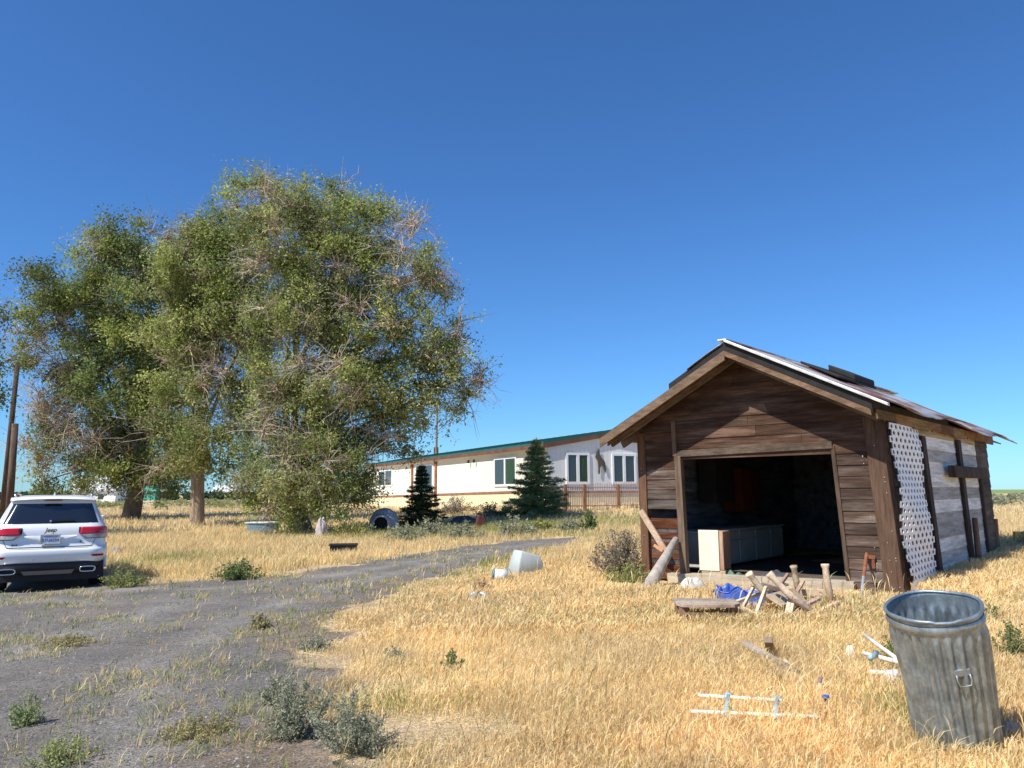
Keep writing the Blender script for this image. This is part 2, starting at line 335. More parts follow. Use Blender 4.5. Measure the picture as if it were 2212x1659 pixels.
def grass_layer(name, n, y0, y1, hmin, hmax, wd, head, power, dens_min, sparse_edge=True, side=.74):
    x, y = scatter(n, y0, y1, power, side)
    d = drv_edge(x, y); e = lush(x, y)
    keep = (d > .03) & ~in_shed(x, y) & ~in_house(x, y) & ~in_car(x, y)
    edge = np.clip((e + .12) / .6, 0.04, 1) if sparse_edge else 1
    dn = np.clip(.35 + 1.3 * vn(x, y, .33) * (.6 + .8 * vn(x + 30, y, 1.3)), dens_min, 1)
    # bare patches in the right foreground
    for (px, py, rx, ry) in ((900, 1590, .55, .45), (860, 1490, .45, .35), (1000, 1640, .3, .25), (1110, 1585, .25, .2)):
        q = G(px, py); dn = dn * (1 - .6 * np.exp(-(((x - q.x) / rx) ** 2 + ((y - q.y) / ry) ** 2) ** 1.5))
    keep &= RNG.random(len(x)) < dn * edge
    x = x[keep]; y = y[keep]; e = e[keep]; n = len(x)
    g = greenness(x, y) + (vn(x + 7, y + 3, 2.5) > .8) * .15; isg = RNG.random(n) < g * .75
    T = pick(GOLD, n); T *= (.80 + .28 * vn(x, y, .8) + .26 * (vn(x + 3, y + 8, .21) - .4))[:, None]
    red = np.clip(vn(x + 60, y, 1.7) - .6, 0, 1)[:, None] * .6; T = T * (1 - red * np.array([[.05, .3, .5]]))
    og = pick(OLIVE, n); sg = pick(SAGE, n); T = np.where(isg[:, None], og, T)
    far = (y > 21) & (RNG.random(n) < .25); T = np.where(far[:, None], T * .55 + sg * .45, T)
    hh = hmin + (hmax - hmin) * RNG.random(n) * (.55 + .6 * vn(x, y, 1.1)); hh *= np.clip(.45 + e * .6, .45, 1)
    dx = x - SL.x; dy = y - SL.y; u = dx * SU.x + dy * SU.y; v = dx * SV.x + dy * SV.y; hh = np.where((u > -.3) & (u < 4.4) & (v < .1), hh * np.clip(.28 + (-v - .5) / 2.0, .28, 1), hh)
    return blades(name, x, y, hh, wd * (.7 + .6 * RNG.random(n)), T, head=head)
grass_layer('grass', 420000, 2.6, 8.5, .05, .17, .0030, True, 1.3, .25)
grass_layer('grass', 300000, 8.5, 17, .07, .20, .0062, True, 1.2, .3)
grass_layer('grass', 170000, 17, 34, .12, .32, .015, False, 1.2, .3)
grass_layer('grass', 70000, 34, 75, .14, .32, .04, False, 1.3, .3, False, .76)
# sparse taller stalks standing above the dead grass
def stalks(n, y0, y1, h0, h1, wd):
    x, y = scatter(n, y0, y1, 1.2); k = (lush(x, y) > .3) & ~in_shed(x, y, .6) & ~in_car(x, y) & (RNG.random(n) < vn(x + 5, y, .7) ** 1.5 * 1.3); x = x[k]; y = y[k]; n = len(x)
    T = np.where((RNG.random(n) < .18)[:, None], pick(OLIVE, n), pick(GOLD, n) * .92); blades('grass_stalks', x, y, h0 + (h1 - h0) * RNG.random(n) ** 1.5, wd * (.7 + .6 * RNG.random(n)), T, lean=.6, head=True)
stalks(9000, 2.8, 9, .16, .34, .0032); stalks(9000, 9, 20, .2, .4, .007)
# thin weeds growing through the gravel
def gravel_weeds():
    cx_, cy_ = scatter(46000, 2.4, 22, 1.5, .74, 1.2); m_ = 11; x = np.repeat(cx_, m_) + RNG.normal(size=46000 * m_) * .035; y = np.repeat(cy_, m_) + RNG.normal(size=46000 * m_) * .035; rnd = np.repeat(RNG.random(46000), m_)
    d = drv_dist(x, y); keep = d < .15
    k = vn(x, y, .9) * .6 + vn(x + 11, y + 5, .3) * .6
    k2 = np.clip((k - .66) * 5, 0, 1) * .9 + np.exp(-np.abs(d) * 2.2) * .35 + .012
    for (px, py, rx, ry) in ((380, 1290, 2.4, 1.0), (80, 1370, 1.2, .8), (480, 1400, .4, 2.2), (200, 1500, .6, .5), (430, 1580, .35, .3), (300, 1530, .5, .4), (50, 1640, .5, .4), (900, 1200, 3, .8), (640, 1400, .6, 1.2)):
        q = G(px, py); k2 = k2 + .75 * vn(x + 20, y, .22) * np.exp(-(((x - q.x) / rx) ** 2 + ((y - q.y) / ry) ** 2))
    keep &= (rnd < k2 * .55) & ~in_car(x, y); x = x[keep]; y = y[keep]; rnd = rnd[keep]; n = len(x)
    T = np.where((np.sin(rnd * 9999) < -.1 + .5 * (vn(x, y, .6) - .5))[:, None], pick(GOLD, n) * .85, pick(np.vstack([OLIVE * 1.15, SAGE]), n))
    blades('ground_weeds', x, y, .02 + .10 * RNG.random(n) ** 1.7, .0028 + .0008 * y, T, lean=1.5)
gravel_weeds()
# pebbles on the gravel
def pebbles():
    n = 34000; x, y = scatter(n, 2.4, 12, 1.5); k = (drv_dist(x, y) < .2); x = x[k]; y = y[k]; n = len(x); r = .004 + .013 * RNG.random(n) ** 3.5
    base = np.array([[1, 0, 0], [0, 1, 0], [-1, 0, 0], [0, -1, 0], [0, 0, .8], [0, 0, -.6]], float); tr = np.array([(0, 1, 4), (1, 2, 4), (2, 3, 4), (3, 0, 4)])
    V = np.stack([x, y, hz(x, y) + .014], -1)[:, None] + base[None] * (r[:, None, None] * (.7 + .6 * RNG.random((n, 6, 1))))
    T = np.repeat(np.array([.17, .16, .155]) * (.6 + 1.3 * RNG.random((n, 1)) ** 2), 4, 0)
    npmesh('gravel', V.reshape(-1, 3), (np.arange(n)[:, None, None] * 6 + tr[None]).reshape(-1, 3), mat('pebble', (1, 1, 1), tint=True, var=0), T)['kind'] = 'stuff'
pebbles()

# ------------------------------------------------------------------ leafy things
M_leaf = mat('leaves', (1, 1, 1), rough=.65, var=0, tint=True, trans=.35, spec=.12)
M_bark = mat('bark', (.23, .19, .15), var=.4, vscale=3, stretch=(3, 3, .5), bump=1, bscale=6, dist=.05, tint=True)
def leafquads(C, size, tint, flat=.0):
    n = len(C); a = RNG.normal(size=(n, 3)); a /= np.linalg.norm(a, axis=1)[:, None]; b = RNG.normal(size=(n, 3))
    b -= a * (a * b).sum(1)[:, None]; b /= np.linalg.norm(b, axis=1)[:, None]; s = np.asarray(size).reshape(-1, 1)
    V = np.stack([C - a * s, C + b * s * .45, C + a * s, C - b * s * .45], 1).reshape(-1, 3)
    return V, np.arange(n * 4).reshape(-1, 4), tint
def plant(name, base, ht, rad, pal, label, cat='weed', group=None, stems=22, leaves=900, lsize=.012, woody=(.35, .33, .2), up=.6, droop=.15):
    """a bushy weed: thin curved stems fanned from the root with small leaves along them"""
    mb = MB(); C = []
    for i in range(stems):
        a = random.uniform(0, 2 * math.pi); r = rad * random.uniform(.1, 1.15) ** .9; hh = ht * random.uniform(.4, 1.15) * (1 - .3 * min(1, r / rad) ** 2)
        pts = []
        for t in (0, .3, .6, .85, 1):
            pts.append(Vector((math.cos(a) * r * t ** up + random.uniform(-.02, .02) * t, math.sin(a) * r * t ** up + random.uniform(-.02, .02) * t, hh * t - droop * ht * t * t * (r / rad))))
        mb.tube(pts, [ht * .008, ht * .007, ht * .005, ht * .004, ht * .002], 3, woody, cap=False)
        m_ = max(2, leaves // stems)
        for k in range(m_):
            t = random.uniform(.15, 1); j = t * 4; q = int(min(3, j)); p = pts[q].lerp(pts[q + 1], j - q)
            C.append(p + Vector([random.gauss(0, rad * .055) for _ in range(3)]))
    C = np.array([tuple(c) for c in C]); C[:, 2] = np.abs(C[:, 2])
    pal = np.array(pal); T = pick(pal, len(C), .25)
    V, Fc, T = leafquads(C, lsize * (.6 + .8 * RNG.random(len(C))), T)
    r = root(name, base, 0, label, cat, group)
    npmesh('foliage', V, Fc, M_leaf, T, r); mb.build('stem', M_leaf, r)
    return r
GR = [(.24, .27, .17), (.31, .34, .24), (.37, .38, .28), (.46, .41, .28)]; BG = [(.10, .16, .05), (.14, .21, .07), (.2, .25, .09)]; TN = [(.40, .34, .17), (.33, .33, .17), (.48, .37, .18)]
for px, py, ht, rd, pal, lab, lv in (
    (640, 1592, .40, .26, GR, 'grey green bushy weed at the gravel edge, left of its twin', 2600),
    (760, 1630, .40, .26, GR, 'grey green bushy weed where gravel meets dry grass, the one nearest the camera of two', 2600),
    (600, 1520, .22, .16, GR, 'small pale green weed just behind the two bushy weeds on the gravel', 900),
    (55, 1570, .26, .12, [(.30, .36, .15), (.38, .42, .2)], 'thin bright green upright weed on the gravel at the left', 700),
    (430, 1592, .14, .24, TN, 'low spreading tan and green weed in the middle of the gravel', 1300),
    (130, 1650, .16, .2, [(.30, .34, .13), (.40, .42, .18)], 'yellow green weed cut off by the bottom left of the photo', 900),
    (975, 1455, .20, .10, BG, 'small dark green weed standing in the golden grass', 500),
    (850, 1440, .20, .14, GR, 'sage green weed at the edge of the golden grass', 600),
    (560, 1360, .2, .16, TN, 'tan green tuft in the curve of the driveway', 600),
    (512, 1253, .42, .55, BG, 'dark green leafy weed on the far verge of the driveway', 1800),
    (268, 1270, .40, .45, [(.22, .25, .08), (.3, .3, .12)], 'green yellow weed at the end of the car shadow', 1500),
    (1273, 1148, .75, .3, BG, 'bright green shrub standing alone in the dry grass before the house', 1400),
    (2195, 1432, .34, .16, BG, 'broad leaved green weed right of the metal trash can', 700),
    (2140, 1345, .22, .14, BG, 'green weed peeking out behind the rim of the trash can', 400),
    (1940, 1440, .3, .18, [(.14, .2, .06), (.24, .27, .1)], 'green weeds growing through the white pipes beside the trash can', 900),
    (1725, 1310, .2, .12, BG, 'little green weed in the dry grass before the lattice', 250),
    (140, 1395, .12, .3, TN, 'flat tan and green weed near the parked car', 800),
    (680, 1405, .14, .2, GR, 'low grey green weed on the brown dirt of the drive', 700)):
    g = G(px, py); plant('weed', (g.x, g.y, h(g.x, g.y) - .01), ht, rd, pal, lab, leaves=int(lv * (2.6 if g.y < 9 else 1)), lsize=.0035 + .0011 * g.y if g.y < 9 else .008 + .0012 * g.y, stems=int(34 + rd * 60), group='weeds')
g = G(1362, 1250); plant('dead_shrub', (g.x - .12, g.y + .1, h(g.x, g.y)), .85, .52, [(.30, .25, .18), (.36, .31, .23), (.22, .18, .13)], 'grey brown dried out twiggy bush at the left corner of the shed', 'shrub', leaves=5200, lsize=.022, stems=120, woody=(.3, .25, .19))
g = G(1385, 1262); plant('shrub', (g.x - .25, g.y - .05, h(g.x, g.y)), .42, .42, [(.24, .27, .09), (.34, .34, .12)], 'yellow green weeds at the foot of the dried bush by the shed', 'shrub', leaves=1500, lsize=.02, stems=50)

def curve_pts(a, b, sag, n=5, wob=.1):
    a = Vector(a); b = Vector(b); L_ = (b - a).length; r = Vector([random.gauss(0, wob * L_) for _ in range(3)]); out = []
    for i in range(n + 1):
        t = i / n; out.append(a.lerp(b, t) + Vector((0, 0, sag * L_ * math.sin(math.pi * t))) + r * math.sin(math.pi * t))
    return out
def tree(base, trunk_h, tr, lobes, nclump, label, pal, group=None, lean=(0, 0), leaves=230, clump_r=.85, lsize=.085, bare=.15, barelobes=(), trunk_tint=(1, 1, 1), density=1., fork=None):
    """lobes: (centre, (rx,ry,rz), weight). Limbs reach the lobes, boughs reach clumps, clumps carry twigs and leaves"""
    bs = Vector((base[0], base[1], h(base[0], base[1]) - .15)); R0 = root('tree', bs, 0, label, 'tree', group)
    T = MB(); nodes = []
    top = Vector((lean[0], lean[1], trunk_h))
    pts = [Vector((0, 0, 0)), Vector((0, 0, .35)), Vector((lean[0] * .3, lean[1] * .3, trunk_h * .35)), Vector((lean[0] * .6 + random.uniform(-.1, .1), lean[1] * .6, trunk_h * .7)), top]
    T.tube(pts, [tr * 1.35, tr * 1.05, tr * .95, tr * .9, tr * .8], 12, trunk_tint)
    Lm = MB(); tw = MB(); C = []; TT = []; wsum = sum(l[2] for l in lobes)
    for li, (c, r, wgt) in enumerate(lobes):
        c = Vector(c) - bs; st = pts[3].lerp(top, random.uniform(.0, 1))
        cp = curve_pts(st, c, .12, 8, .05); dd = (c - st).length
        rs = [max(.035, tr * .55 * (1 - i / 8) ** .8 * min(1, .4 + wgt / wsum * 2)) for i in range(9)]
        Lm.tube(cp, rs, 7, jit((1, 1, 1), .12), cap=False); nodes += [(p, rr) for p, rr in zip(cp[2:], rs[2:])]
    NP = [np.array(tuple(p)) for p, _ in nodes]; NR = [r for _, r in nodes]
    cl = []
    for li, (c, r, wgt) in enumerate(lobes):
        k = max(3, int(nclump * wgt / wsum))
        for _ in range(k):
            u = Vector([random.gauss(0, 1) for _ in range(3)]).normalized() * random.uniform(.25, 1) ** .45
            cl.append((Vector((u.x * r[0], u.y * r[1], u.z * r[2])) + Vector(c) - bs, li))
    cl.sort(key=lambda q: min(np.linalg.norm(np.array(NP) - np.array(tuple(q[0])), axis=1)))
    for q, li in cl:
        if q.z + bs.z < h(q.x + bs.x, q.y + bs.y) + .3: q.z = h(q.x + bs.x, q.y + bs.y) - bs.z + .5
        A = np.array(NP); i = int(np.argmin(np.linalg.norm(A - np.array(tuple(q)), axis=1))); a = Vector(NP[i]); L_ = (q - a).length
        cp = curve_pts(a, q, .06, 4, .09); r0 = min(NR[i] * .6, .012 + .018 * L_)
        isbare = random.random() < (.93 if li in barelobes else bare)
        bt = jit((2.1, 2.1, 2.15), .15) if isbare else jit((1, 1, 1), .2)
        Lm.tube(cp, [max(.012, r0 * (1 - .17 * k)) for k in range(5)], 5, bt, cap=False)
        for p in cp[2:]: NP.append(np.array(tuple(p))); NR.append(r0 * .6)
        cr = clump_r * random.uniform(.65, 1.25); nt_ = 16 if isbare else 7
        ends = []
        for _ in range(nt_):
            d = Vector([random.gauss(0, 1), random.gauss(0, 1), random.gauss(0, .8) + .1]).normalized() * cr * random.uniform(.6, 1.35)
            tp = curve_pts(q - d * .1, q + d, .1, 3, .12); tw.tube(tp, [.022, .017, .011, .005], 3, jit((2.1, 1.9, 1.85) if isbare else (.95, .9, .85), .2), cap=False)
            ends.append(tp)
            if isbare:
                for _2 in range(3):
                    s_ = tp[random.randint(1, 3)]; e = s_ + d * .4 + Vector([random.gauss(0, cr * .28) for _ in range(3)]); tw.tube([s_, s_.lerp(e, .5) + Vector((0, 0, .03)), e], [.011, .008, .004], 3, jit((1.9, 1.95, 2.0), .2), cap=False)
        nl = int((leaves * 1.5 * (.06 if isbare else 1)) * random.uniform(.55, 1.35) * density * (cr / clump_r) ** 2); col = np.array(pal[random.randrange(len(pal))]) * random.uniform(.62, 1.3)
        idx_ = RNG.integers(0, len(ends), nl); t = RNG.random(nl) * 3; E = np.array([[tuple(p) for p in e] for e in ends]); q0 = np.minimum(t.astype(int), 2); f = (t - q0)[:, None]
        pos = E[idx_, q0] * (1 - f) + E[idx_, q0 + 1] * f + RNG.normal(size=(nl, 3)) * cr * .20
        C.append(pos); TT.append(col * (.75 + .5 * RNG.random((nl, 1))) * (1 + RNG.normal(size=(nl, 3)) * .05))
    C = np.concatenate(C); TT = np.clip(np.concatenate(TT), 0, 1)
    V, Fc, TT = leafquads(C, .82 * lsize * (.55 + .8 * RNG.random(len(C))), TT)
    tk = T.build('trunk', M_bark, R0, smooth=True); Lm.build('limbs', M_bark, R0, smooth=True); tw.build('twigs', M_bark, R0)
    npmesh('crown', V, Fc, M_leaf, TT, R0)
    return R0
ELM = [(.30, .35, .10), (.36, .41, .12), (.23, .285, .09), (.43, .46, .16), (.37, .39, .17)]
ELMD = [(.15, .21, .07), (.19, .25, .085), (.23, .28, .10)]
def lobe(px, py, d, rx, rz, ry=None, w=None):
    p = P(px, py, d); mm = d / FPX; rx *= mm; rz *= mm; ry = (ry if ry else (rx + rz) / 2)
    return (tuple(p), (rx, ry, rz), w if w else rx * rz * ry)
b = G(283, 1122); D = depth(b)
tree((b.x, b.y), 3.6, .50, [lobe(235, 570, D, 100, 70), lobe(320, 690, D, 120, 100), lobe(185, 690, D + 1, 95, 85), lobe(80, 640, D - 2, 52, 62), lobe(70, 740, D - 1, 55, 70),
     lobe(130, 850, D, 80, 70), lobe(250, 840, D, 110, 90), lobe(330, 960, D + 2, 80, 90), lobe(170, 960, D, 110, 70), lobe(90, 930, D, 60, 50), lobe(110, 1035, D, 70, 30), lobe(280, 1010, D, 90, 50), lobe(370, 810, D + 1, 80, 110), lobe(365, 600, D + 1, 60, 70), lobe(190, 1020, D, 80, 35), lobe(370, 1020, D + 1, 60, 45), lobe(130, 760, D, 70, 60), lobe(290, 540, D, 80, 60)],
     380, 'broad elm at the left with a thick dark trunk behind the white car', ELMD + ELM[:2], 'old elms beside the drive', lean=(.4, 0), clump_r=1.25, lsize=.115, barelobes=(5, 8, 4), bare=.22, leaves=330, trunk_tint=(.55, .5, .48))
b = G(425, 1135); D = depth(b)
tree((b.x, b.y), 5.2, .34, [lobe(455, 500, D, 70, 55), lobe(545, 440, D, 70, 60), lobe(420, 600, D, 80, 90), lobe(500, 590, D, 85, 90), lobe(470, 720, D, 90, 80), lobe(520, 800, D, 65, 100), lobe(455, 870, D - 1, 60, 60),
     lobe(440, 980, D - 2, 65, 60), lobe(380, 880, D, 60, 90), lobe(390, 500, D, 35, 40), lobe(400, 740, D + .5, 70, 70), lobe(545, 930, D - 1, 60, 60), lobe(520, 1010, D - 1, 60, 35), lobe(560, 680, D, 70, 80), lobe(380, 980, D, 50, 60)],
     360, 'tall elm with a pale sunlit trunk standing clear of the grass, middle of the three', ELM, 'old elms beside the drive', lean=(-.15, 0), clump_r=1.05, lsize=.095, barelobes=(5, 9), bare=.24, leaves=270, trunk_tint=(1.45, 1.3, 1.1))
b = G(650, 1150); D = depth(b)
tree((b.x, b.y), 2.6, .42, [lobe(690, 450, D + 1, 85, 60), lobe(800, 520, D + 1, 95, 70), lobe(620, 520, D, 90, 90), lobe(720, 580, D, 110, 90), lobe(880, 600, D, 75, 70), lobe(640, 680, D, 100, 90), lobe(780, 700, D, 120, 90),
     lobe(910, 740, D, 80, 65), lobe(960, 800, D, 55, 55), lobe(700, 830, D - 1, 110, 80), lobe(840, 840, D, 110, 70), lobe(600, 820, D, 70, 80), lobe(620, 1060, D - 2, 90, 60), lobe(740, 1030, D - 1, 70, 60), lobe(985, 740, D, 50, 50), lobe(1005, 815, D, 50, 45), lobe(965, 870, D, 60, 40), lobe(905, 900, D + .5, 65, 40), lobe(860, 970, D + .5, 60, 25), lobe(770, 1060, D - 1, 40, 50), lobe(880, 480, D, 40, 35), lobe(940, 640, D, 50, 50), lobe(780, 930, D, 110, 55), lobe(640, 930, D - 1, 90, 70),
     lobe(690, 1010, D - 2, 95, 70), lobe(600, 1020, D - 1, 75, 55), lobe(730, 1085, D - 2, 70, 45), lobe(640, 1100, D - 1.5, 70, 35), lobe(930, 560, D, 45, 35), lobe(800, 980, D + 1, 60, 30), lobe(560, 1060, D - 1, 40, 40)],
     560, 'widest elm, low green boughs reaching the ground and hanging over the house', ELM, 'old elms beside the drive', lean=(-.5, 0), clump_r=.9, lsize=.08, bare=.24, leaves=270, barelobes=(20,))
b = Vector((-27.5, 33, 0))
tree((b.x, b.y), 4, .4, [lobe(-20, 710, 30, 55, 40), lobe(0, 830, 30, 38, 60), lobe(-130, 750, 31, 110, 130), lobe(-180, 900, 31, 100, 100)], 60,
     'tree whose leafy boughs reach in at the left of the frame over the poles', ELMD, clump_r=.9, lsize=.09, bare=.05, leaves=230)

def spruce(px, py, ht, rad, label, pal, dens=1.):
    b = G(px, py); R0 = root('spruce_tree', (b.x, b.y, h(b.x, b.y) - .05), 0, label, 'spruce', 'young spruces by the house')
    T = MB(); T.tube([(0, 0, 0), (0, 0, ht * .5), (0, 0, ht)], [ht * .022, ht * .014, ht * .004], 7); T.build('trunk', M_bark, R0)
    C = []; TT = []; z = .12 * ht; bm = MB()
    while z < ht * .985:
        t = z / ht; R = rad * (1 - t) ** .85 + .03 * ht * (1 - t); k = int(7 + 4 * (1 - t)); a0 = random.uniform(0, 6)
        for i in range(k):
            a = a0 + 2 * math.pi * i / k + random.uniform(-.25, .25); rr = R * random.uniform(.5, 1.18); tip = Vector((math.cos(a) * rr, math.sin(a) * rr, z - rr * .12 + rr * .1 * random.uniform(-1, 1.5)))
            s = Vector((0, 0, z)); bm.tube([s, s.lerp(tip, .6) - Vector((0, 0, rr * .08)), tip], [.012, .008, .003], 3, (.6, .5, .4), cap=False)
            n = int(430 * dens * (.25 + rr / rad)); u = RNG.random(n) ** .7; p = np.outer(1 - u, tuple(s)) + np.outer(u, tuple(tip))
            p[:, 2] -= np.sin(u * np.pi) * rr * .08; spread = .062 * ht * (1.1 - .5 * u) * .8; p += RNG.normal(size=(n, 3)) * spread[:, None] * np.array([.5, .5, .35]); C.append(p)
            TT.append(np.array(pal[random.randrange(len(pal))]) * (.7 + .6 * RNG.random((n, 1))))
        z += ht * .06 * random.uniform(.75, 1.2)
    C = np.concatenate(C); TT = np.concatenate(TT); bm.build('boughs', M_bark, R0)
    n = len(C); a = RNG.normal(size=(n, 3)); a[:, 2] = np.abs(a[:, 2]) * .5; a[:, :2] += C[:, :2] * .8 / rad; a /= np.linalg.norm(a, axis=1)[:, None]; b2 = np.cross(a, RNG.normal(size=(n, 3))); b2 /= np.linalg.norm(b2, axis=1)[:, None]
    s = (ht * .016 * (.7 + .6 * RNG.random((n, 1)))); V = np.stack([C - a * s, C + b2 * s * .22, C + a * s, C - b2 * s * .22], 1).reshape(-1, 3)
    npmesh('crown', V, np.arange(n * 4).reshape(-1, 4), M_leaf, TT, R0); return R0
spruce(910, 1140, 2.75, 1.2, 'small dark narrow spruce beside the doghouse', [(.045, .075, .035), (.06, .095, .045)])
spruce(1160, 1118, 3.8, 2.0, 'larger green spruce with sunlit tip against the house corner', [(.16, .25, .11), (.20, .29, .13), (.12, .20, .10), (.27, .32, .15)], 1.1)
# ------------------------------------------------------------------ shed
WHT = mat('white_paint', (.78, .78, .76), rough=.55, var=.06)
M_fw = wood('weathered_brown_boards', (.068, .037, .024), (.12, .08, .058), 'x', var=.5)
M_post = wood('weathered_post', (.12, .082, .058), (.09, .058, .04), 'z')
M_side = wood('peeling_white_boards', (.82, .81, .78), (.45, .43, .40), 'y', var=.18, c2scale=1.5, c2lo=.42, c2hi=.72, c2stretch=(10, .8, 9))
M_sided = wood('dark_side_boards', (.085, .065, .055), (.14, .115, .095), 'y')
M_roofb = wood('soffit_boards', (.22, .145, .085), (.30, .21, .13), 'y')
M_barge = wood('barge_boards', (.16, .12, .088), (.10, .07, .05), 'x', c2stretch=(1, 1, 1), stretch=(2, 8, 8))
M_felt = mat('black_roofing_felt', (.022, .02, .019), rough=.85, var=.4, vscale=4, bump=.6, bscale=12)
M_tin = mat('rusty_corrugated_metal', (.58, .57, .56), rough=.42, metal=.55, var=.2, vscale=2, col2=(.30, .15, .10), c2scale=1.3, c2lo=.44, c2hi=.56, c2stretch=(1, .5, 1), bump=.3)
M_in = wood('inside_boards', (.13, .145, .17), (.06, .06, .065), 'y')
Wd, Ld = 4.1, 7.0
SH = root('wooden_shed', (SL.x, SL.y, 0), math.atan2(SU.y, SU.x), 'leaning weathered brown plank shed with a wide dark doorway and rusty roof', 'shed')
def warp(p):
    k = (.012 + .05 * min(1, max(0, p.x / Wd))) * max(.15, 1 - .8 * p.y / Ld)
    return Vector((p.x - p.z * k, p.y + .006 * math.sin(p.x * 2), p.z))
def shw(u, v, z=0): q = SL + SU * u + SV * v; return Vector((q.x, q.y, z))
PLT, PEAK = 2.62, 3.66
SLP = (PEAK - PLT) / (Wd / 2)
def zr(u): return PEAK - SLP * abs(u - Wd / 2)
def gz(u, v): q = SL + SU * u + SV * v; return h(q.x, q.y)
# front wall
mb = MB(); U0, U1 = .84, 3.36; zt0, zt1 = 2.17, 2.2
def zhead(u): return zt0 + (zt1 - zt0) * (u - U0) / (U1 - U0)
z = .1; row = 0
while z < PEAK - .02:
    ph = .165; z1 = z + ph
    segs = []
    if z1 <= zt0: segs = [(.06, U0 - .1), (U1, Wd - .1)]
    else: segs = [(.06, Wd - .1)]
    for (a, bb) in segs:
        if z > PLT - .1:
            a0 = max(a, (z - PLT) / SLP + .02); a1 = max(a, (z1 - PLT) / SLP + .02); b0 = min(bb, Wd - (z - PLT) / SLP - .02); b1 = min(bb, Wd - (z1 - PLT) / SLP - .02)
        else: a0 = a1 = a; b0 = b1 = bb
        if b1 - a1 < .05: a1 = b1 = (a1 + b1) / 2
        cuts = [0, 1]
        if bb - a > 2: cuts = [0] + sorted(random.uniform(.15, .85) for _ in range(random.choice((1, 1, 2)))) + [1]
        for c0, c1 in zip(cuts[:-1], cuts[1:]):
            if a == .06 and bb < 1 and 1.02 < z < 1.2: continue     # missing board
            rec = .045 if (a == .06 and bb < 1 and z <= 1.02) else 0
            l0 = a0 + (b0 - a0) * c0 + .002; l1 = a0 + (b0 - a0) * c1 - .002; m0 = a1 + (b1 - a1) * c0 + .002; m1 = a1 + (b1 - a1) * c1 - .002
            zb = z + random.uniform(0, .006); zz = z1 + .012
            if bb - a > 2 and z < zt0: 
                zb = z
            t = random.uniform(.6, 1.25); red = random.uniform(.0, .25); gray = 1.3 if (a > 3 and z < 2) or (a < 1 and z < 1.8) else 1.
            tn = (t * (1 + red * .3) * gray, t * gray * (1 if gray == 1 else 1.22), t * (1 - red * .3) * gray * (1 if gray == 1 else 1.42))
            if rec: tn = (t * 1.3, t * .85, t * .6)
            f0 = -.026 + rec + random.uniform(-.004, .004); bk = .0 + rec
            q = [Vector((l0, f0, zb)), Vector((l1, f0 + random.uniform(-.003, .003), zb + random.uniform(-.004, .004))), Vector((m1, f0 + .014, zz)), Vector((m0, f0 + .014, zz))]
            mb.hexa(q, (0, bk - f0 + .004, 0), tn)
    z = z1; row += 1
fwll = mb.build('front_wall', M_fw, SH, warp=warp)
mb = MB()   # light-tight backing behind the siding, inner studs
mb.box((.02, .03, .1), (U0 - .04, .05, 1.0), (1, .8, .7)); mb.box((.02, .03, 1.27), (U0 - .04, .05, 2.15)); mb.box((U1, .03, .1), (Wd - .02, .05, 2.2))
mb.add([(.02, .03, 2.15), (Wd - .02, .03, 2.2), (Wd - .02, .03, PLT), (Wd / 2, .03, PEAK), (.02, .03, PLT)], [(0, 1, 2, 3, 4)])
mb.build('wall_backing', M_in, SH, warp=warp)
mb = MB()
mb.box((-.02, -.05, -.02), (.13, .08, 2.56), (1.25, 1, .85)); mb.build('corner_post', M_post, SH, warp=warp, bevel=.006)
mb = MB(); mb.box((Wd - .24, -.055, 0), (Wd + .01, .03, 2.6), (.95, .85, .8)); mb.box((Wd - .05, -.05, 0), (Wd + .012, .2, 2.58), (.75, .7, .7)); mb.build('corner_post', M_post, SH, warp=warp, bevel=.006)
mb = MB(); mb.box((U0 - .13, -.062, -.02), (U0 - .01, .05, 2.14), (1.35, 1.4, 1.4)); mb.build('door_jamb', M_post, SH, warp=warp, bevel=.005)
mb = MB(); mb.box((U1 - .01, -.045, .1), (U1 + .05, .12, 2.2), (.8, .8, .8)); mb.build('door_jamb', M_post, SH, warp=warp, bevel=.005)
mb = MB(); mb.box((U0 - .15, -.066, 2.14), (U0 - .08, -.03, 2.72), (1.7, 1.65, 1.6)); mb.build('trim_board', M_post, SH, warp=warp)
mb = MB(); mb.beam((U0 - .1, -.035, 2.175), (U1 + .02, -.035, 2.215), .05, .11, tint=(.75, .75, .75)); mb.build('door_header', M_barge, SH, warp=warp, bevel=.004)
# sill and floor
M_conc = mat('pale_sill', (.42, .36, .27), rough=.95, var=.3, vscale=5, bump=.5, bscale=25, stretch=(.5, 3, 3))
mb = MB(); mb.add([(.5, -.12, -.1), (U1 + .1, -.12, -.1), (U1 + .1, -.12, .27), (.5, -.12, .21), (.5, .12, -.1), (U1 + .1, .12, -.1), (U1 + .1, .12, .27), (.5, .12, .21)],
                  [(0, 1, 2, 3), (3, 2, 6, 7), (1, 5, 6, 2), (0, 3, 7, 4)]); mb.build('door_sill', M_conc, SH)
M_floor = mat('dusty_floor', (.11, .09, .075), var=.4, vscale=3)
mb = MB(); mb.box((.05, .13, -.1), (Wd - .05, Ld - .05, .17)); mb.build('shed_floor', M_floor, SH)
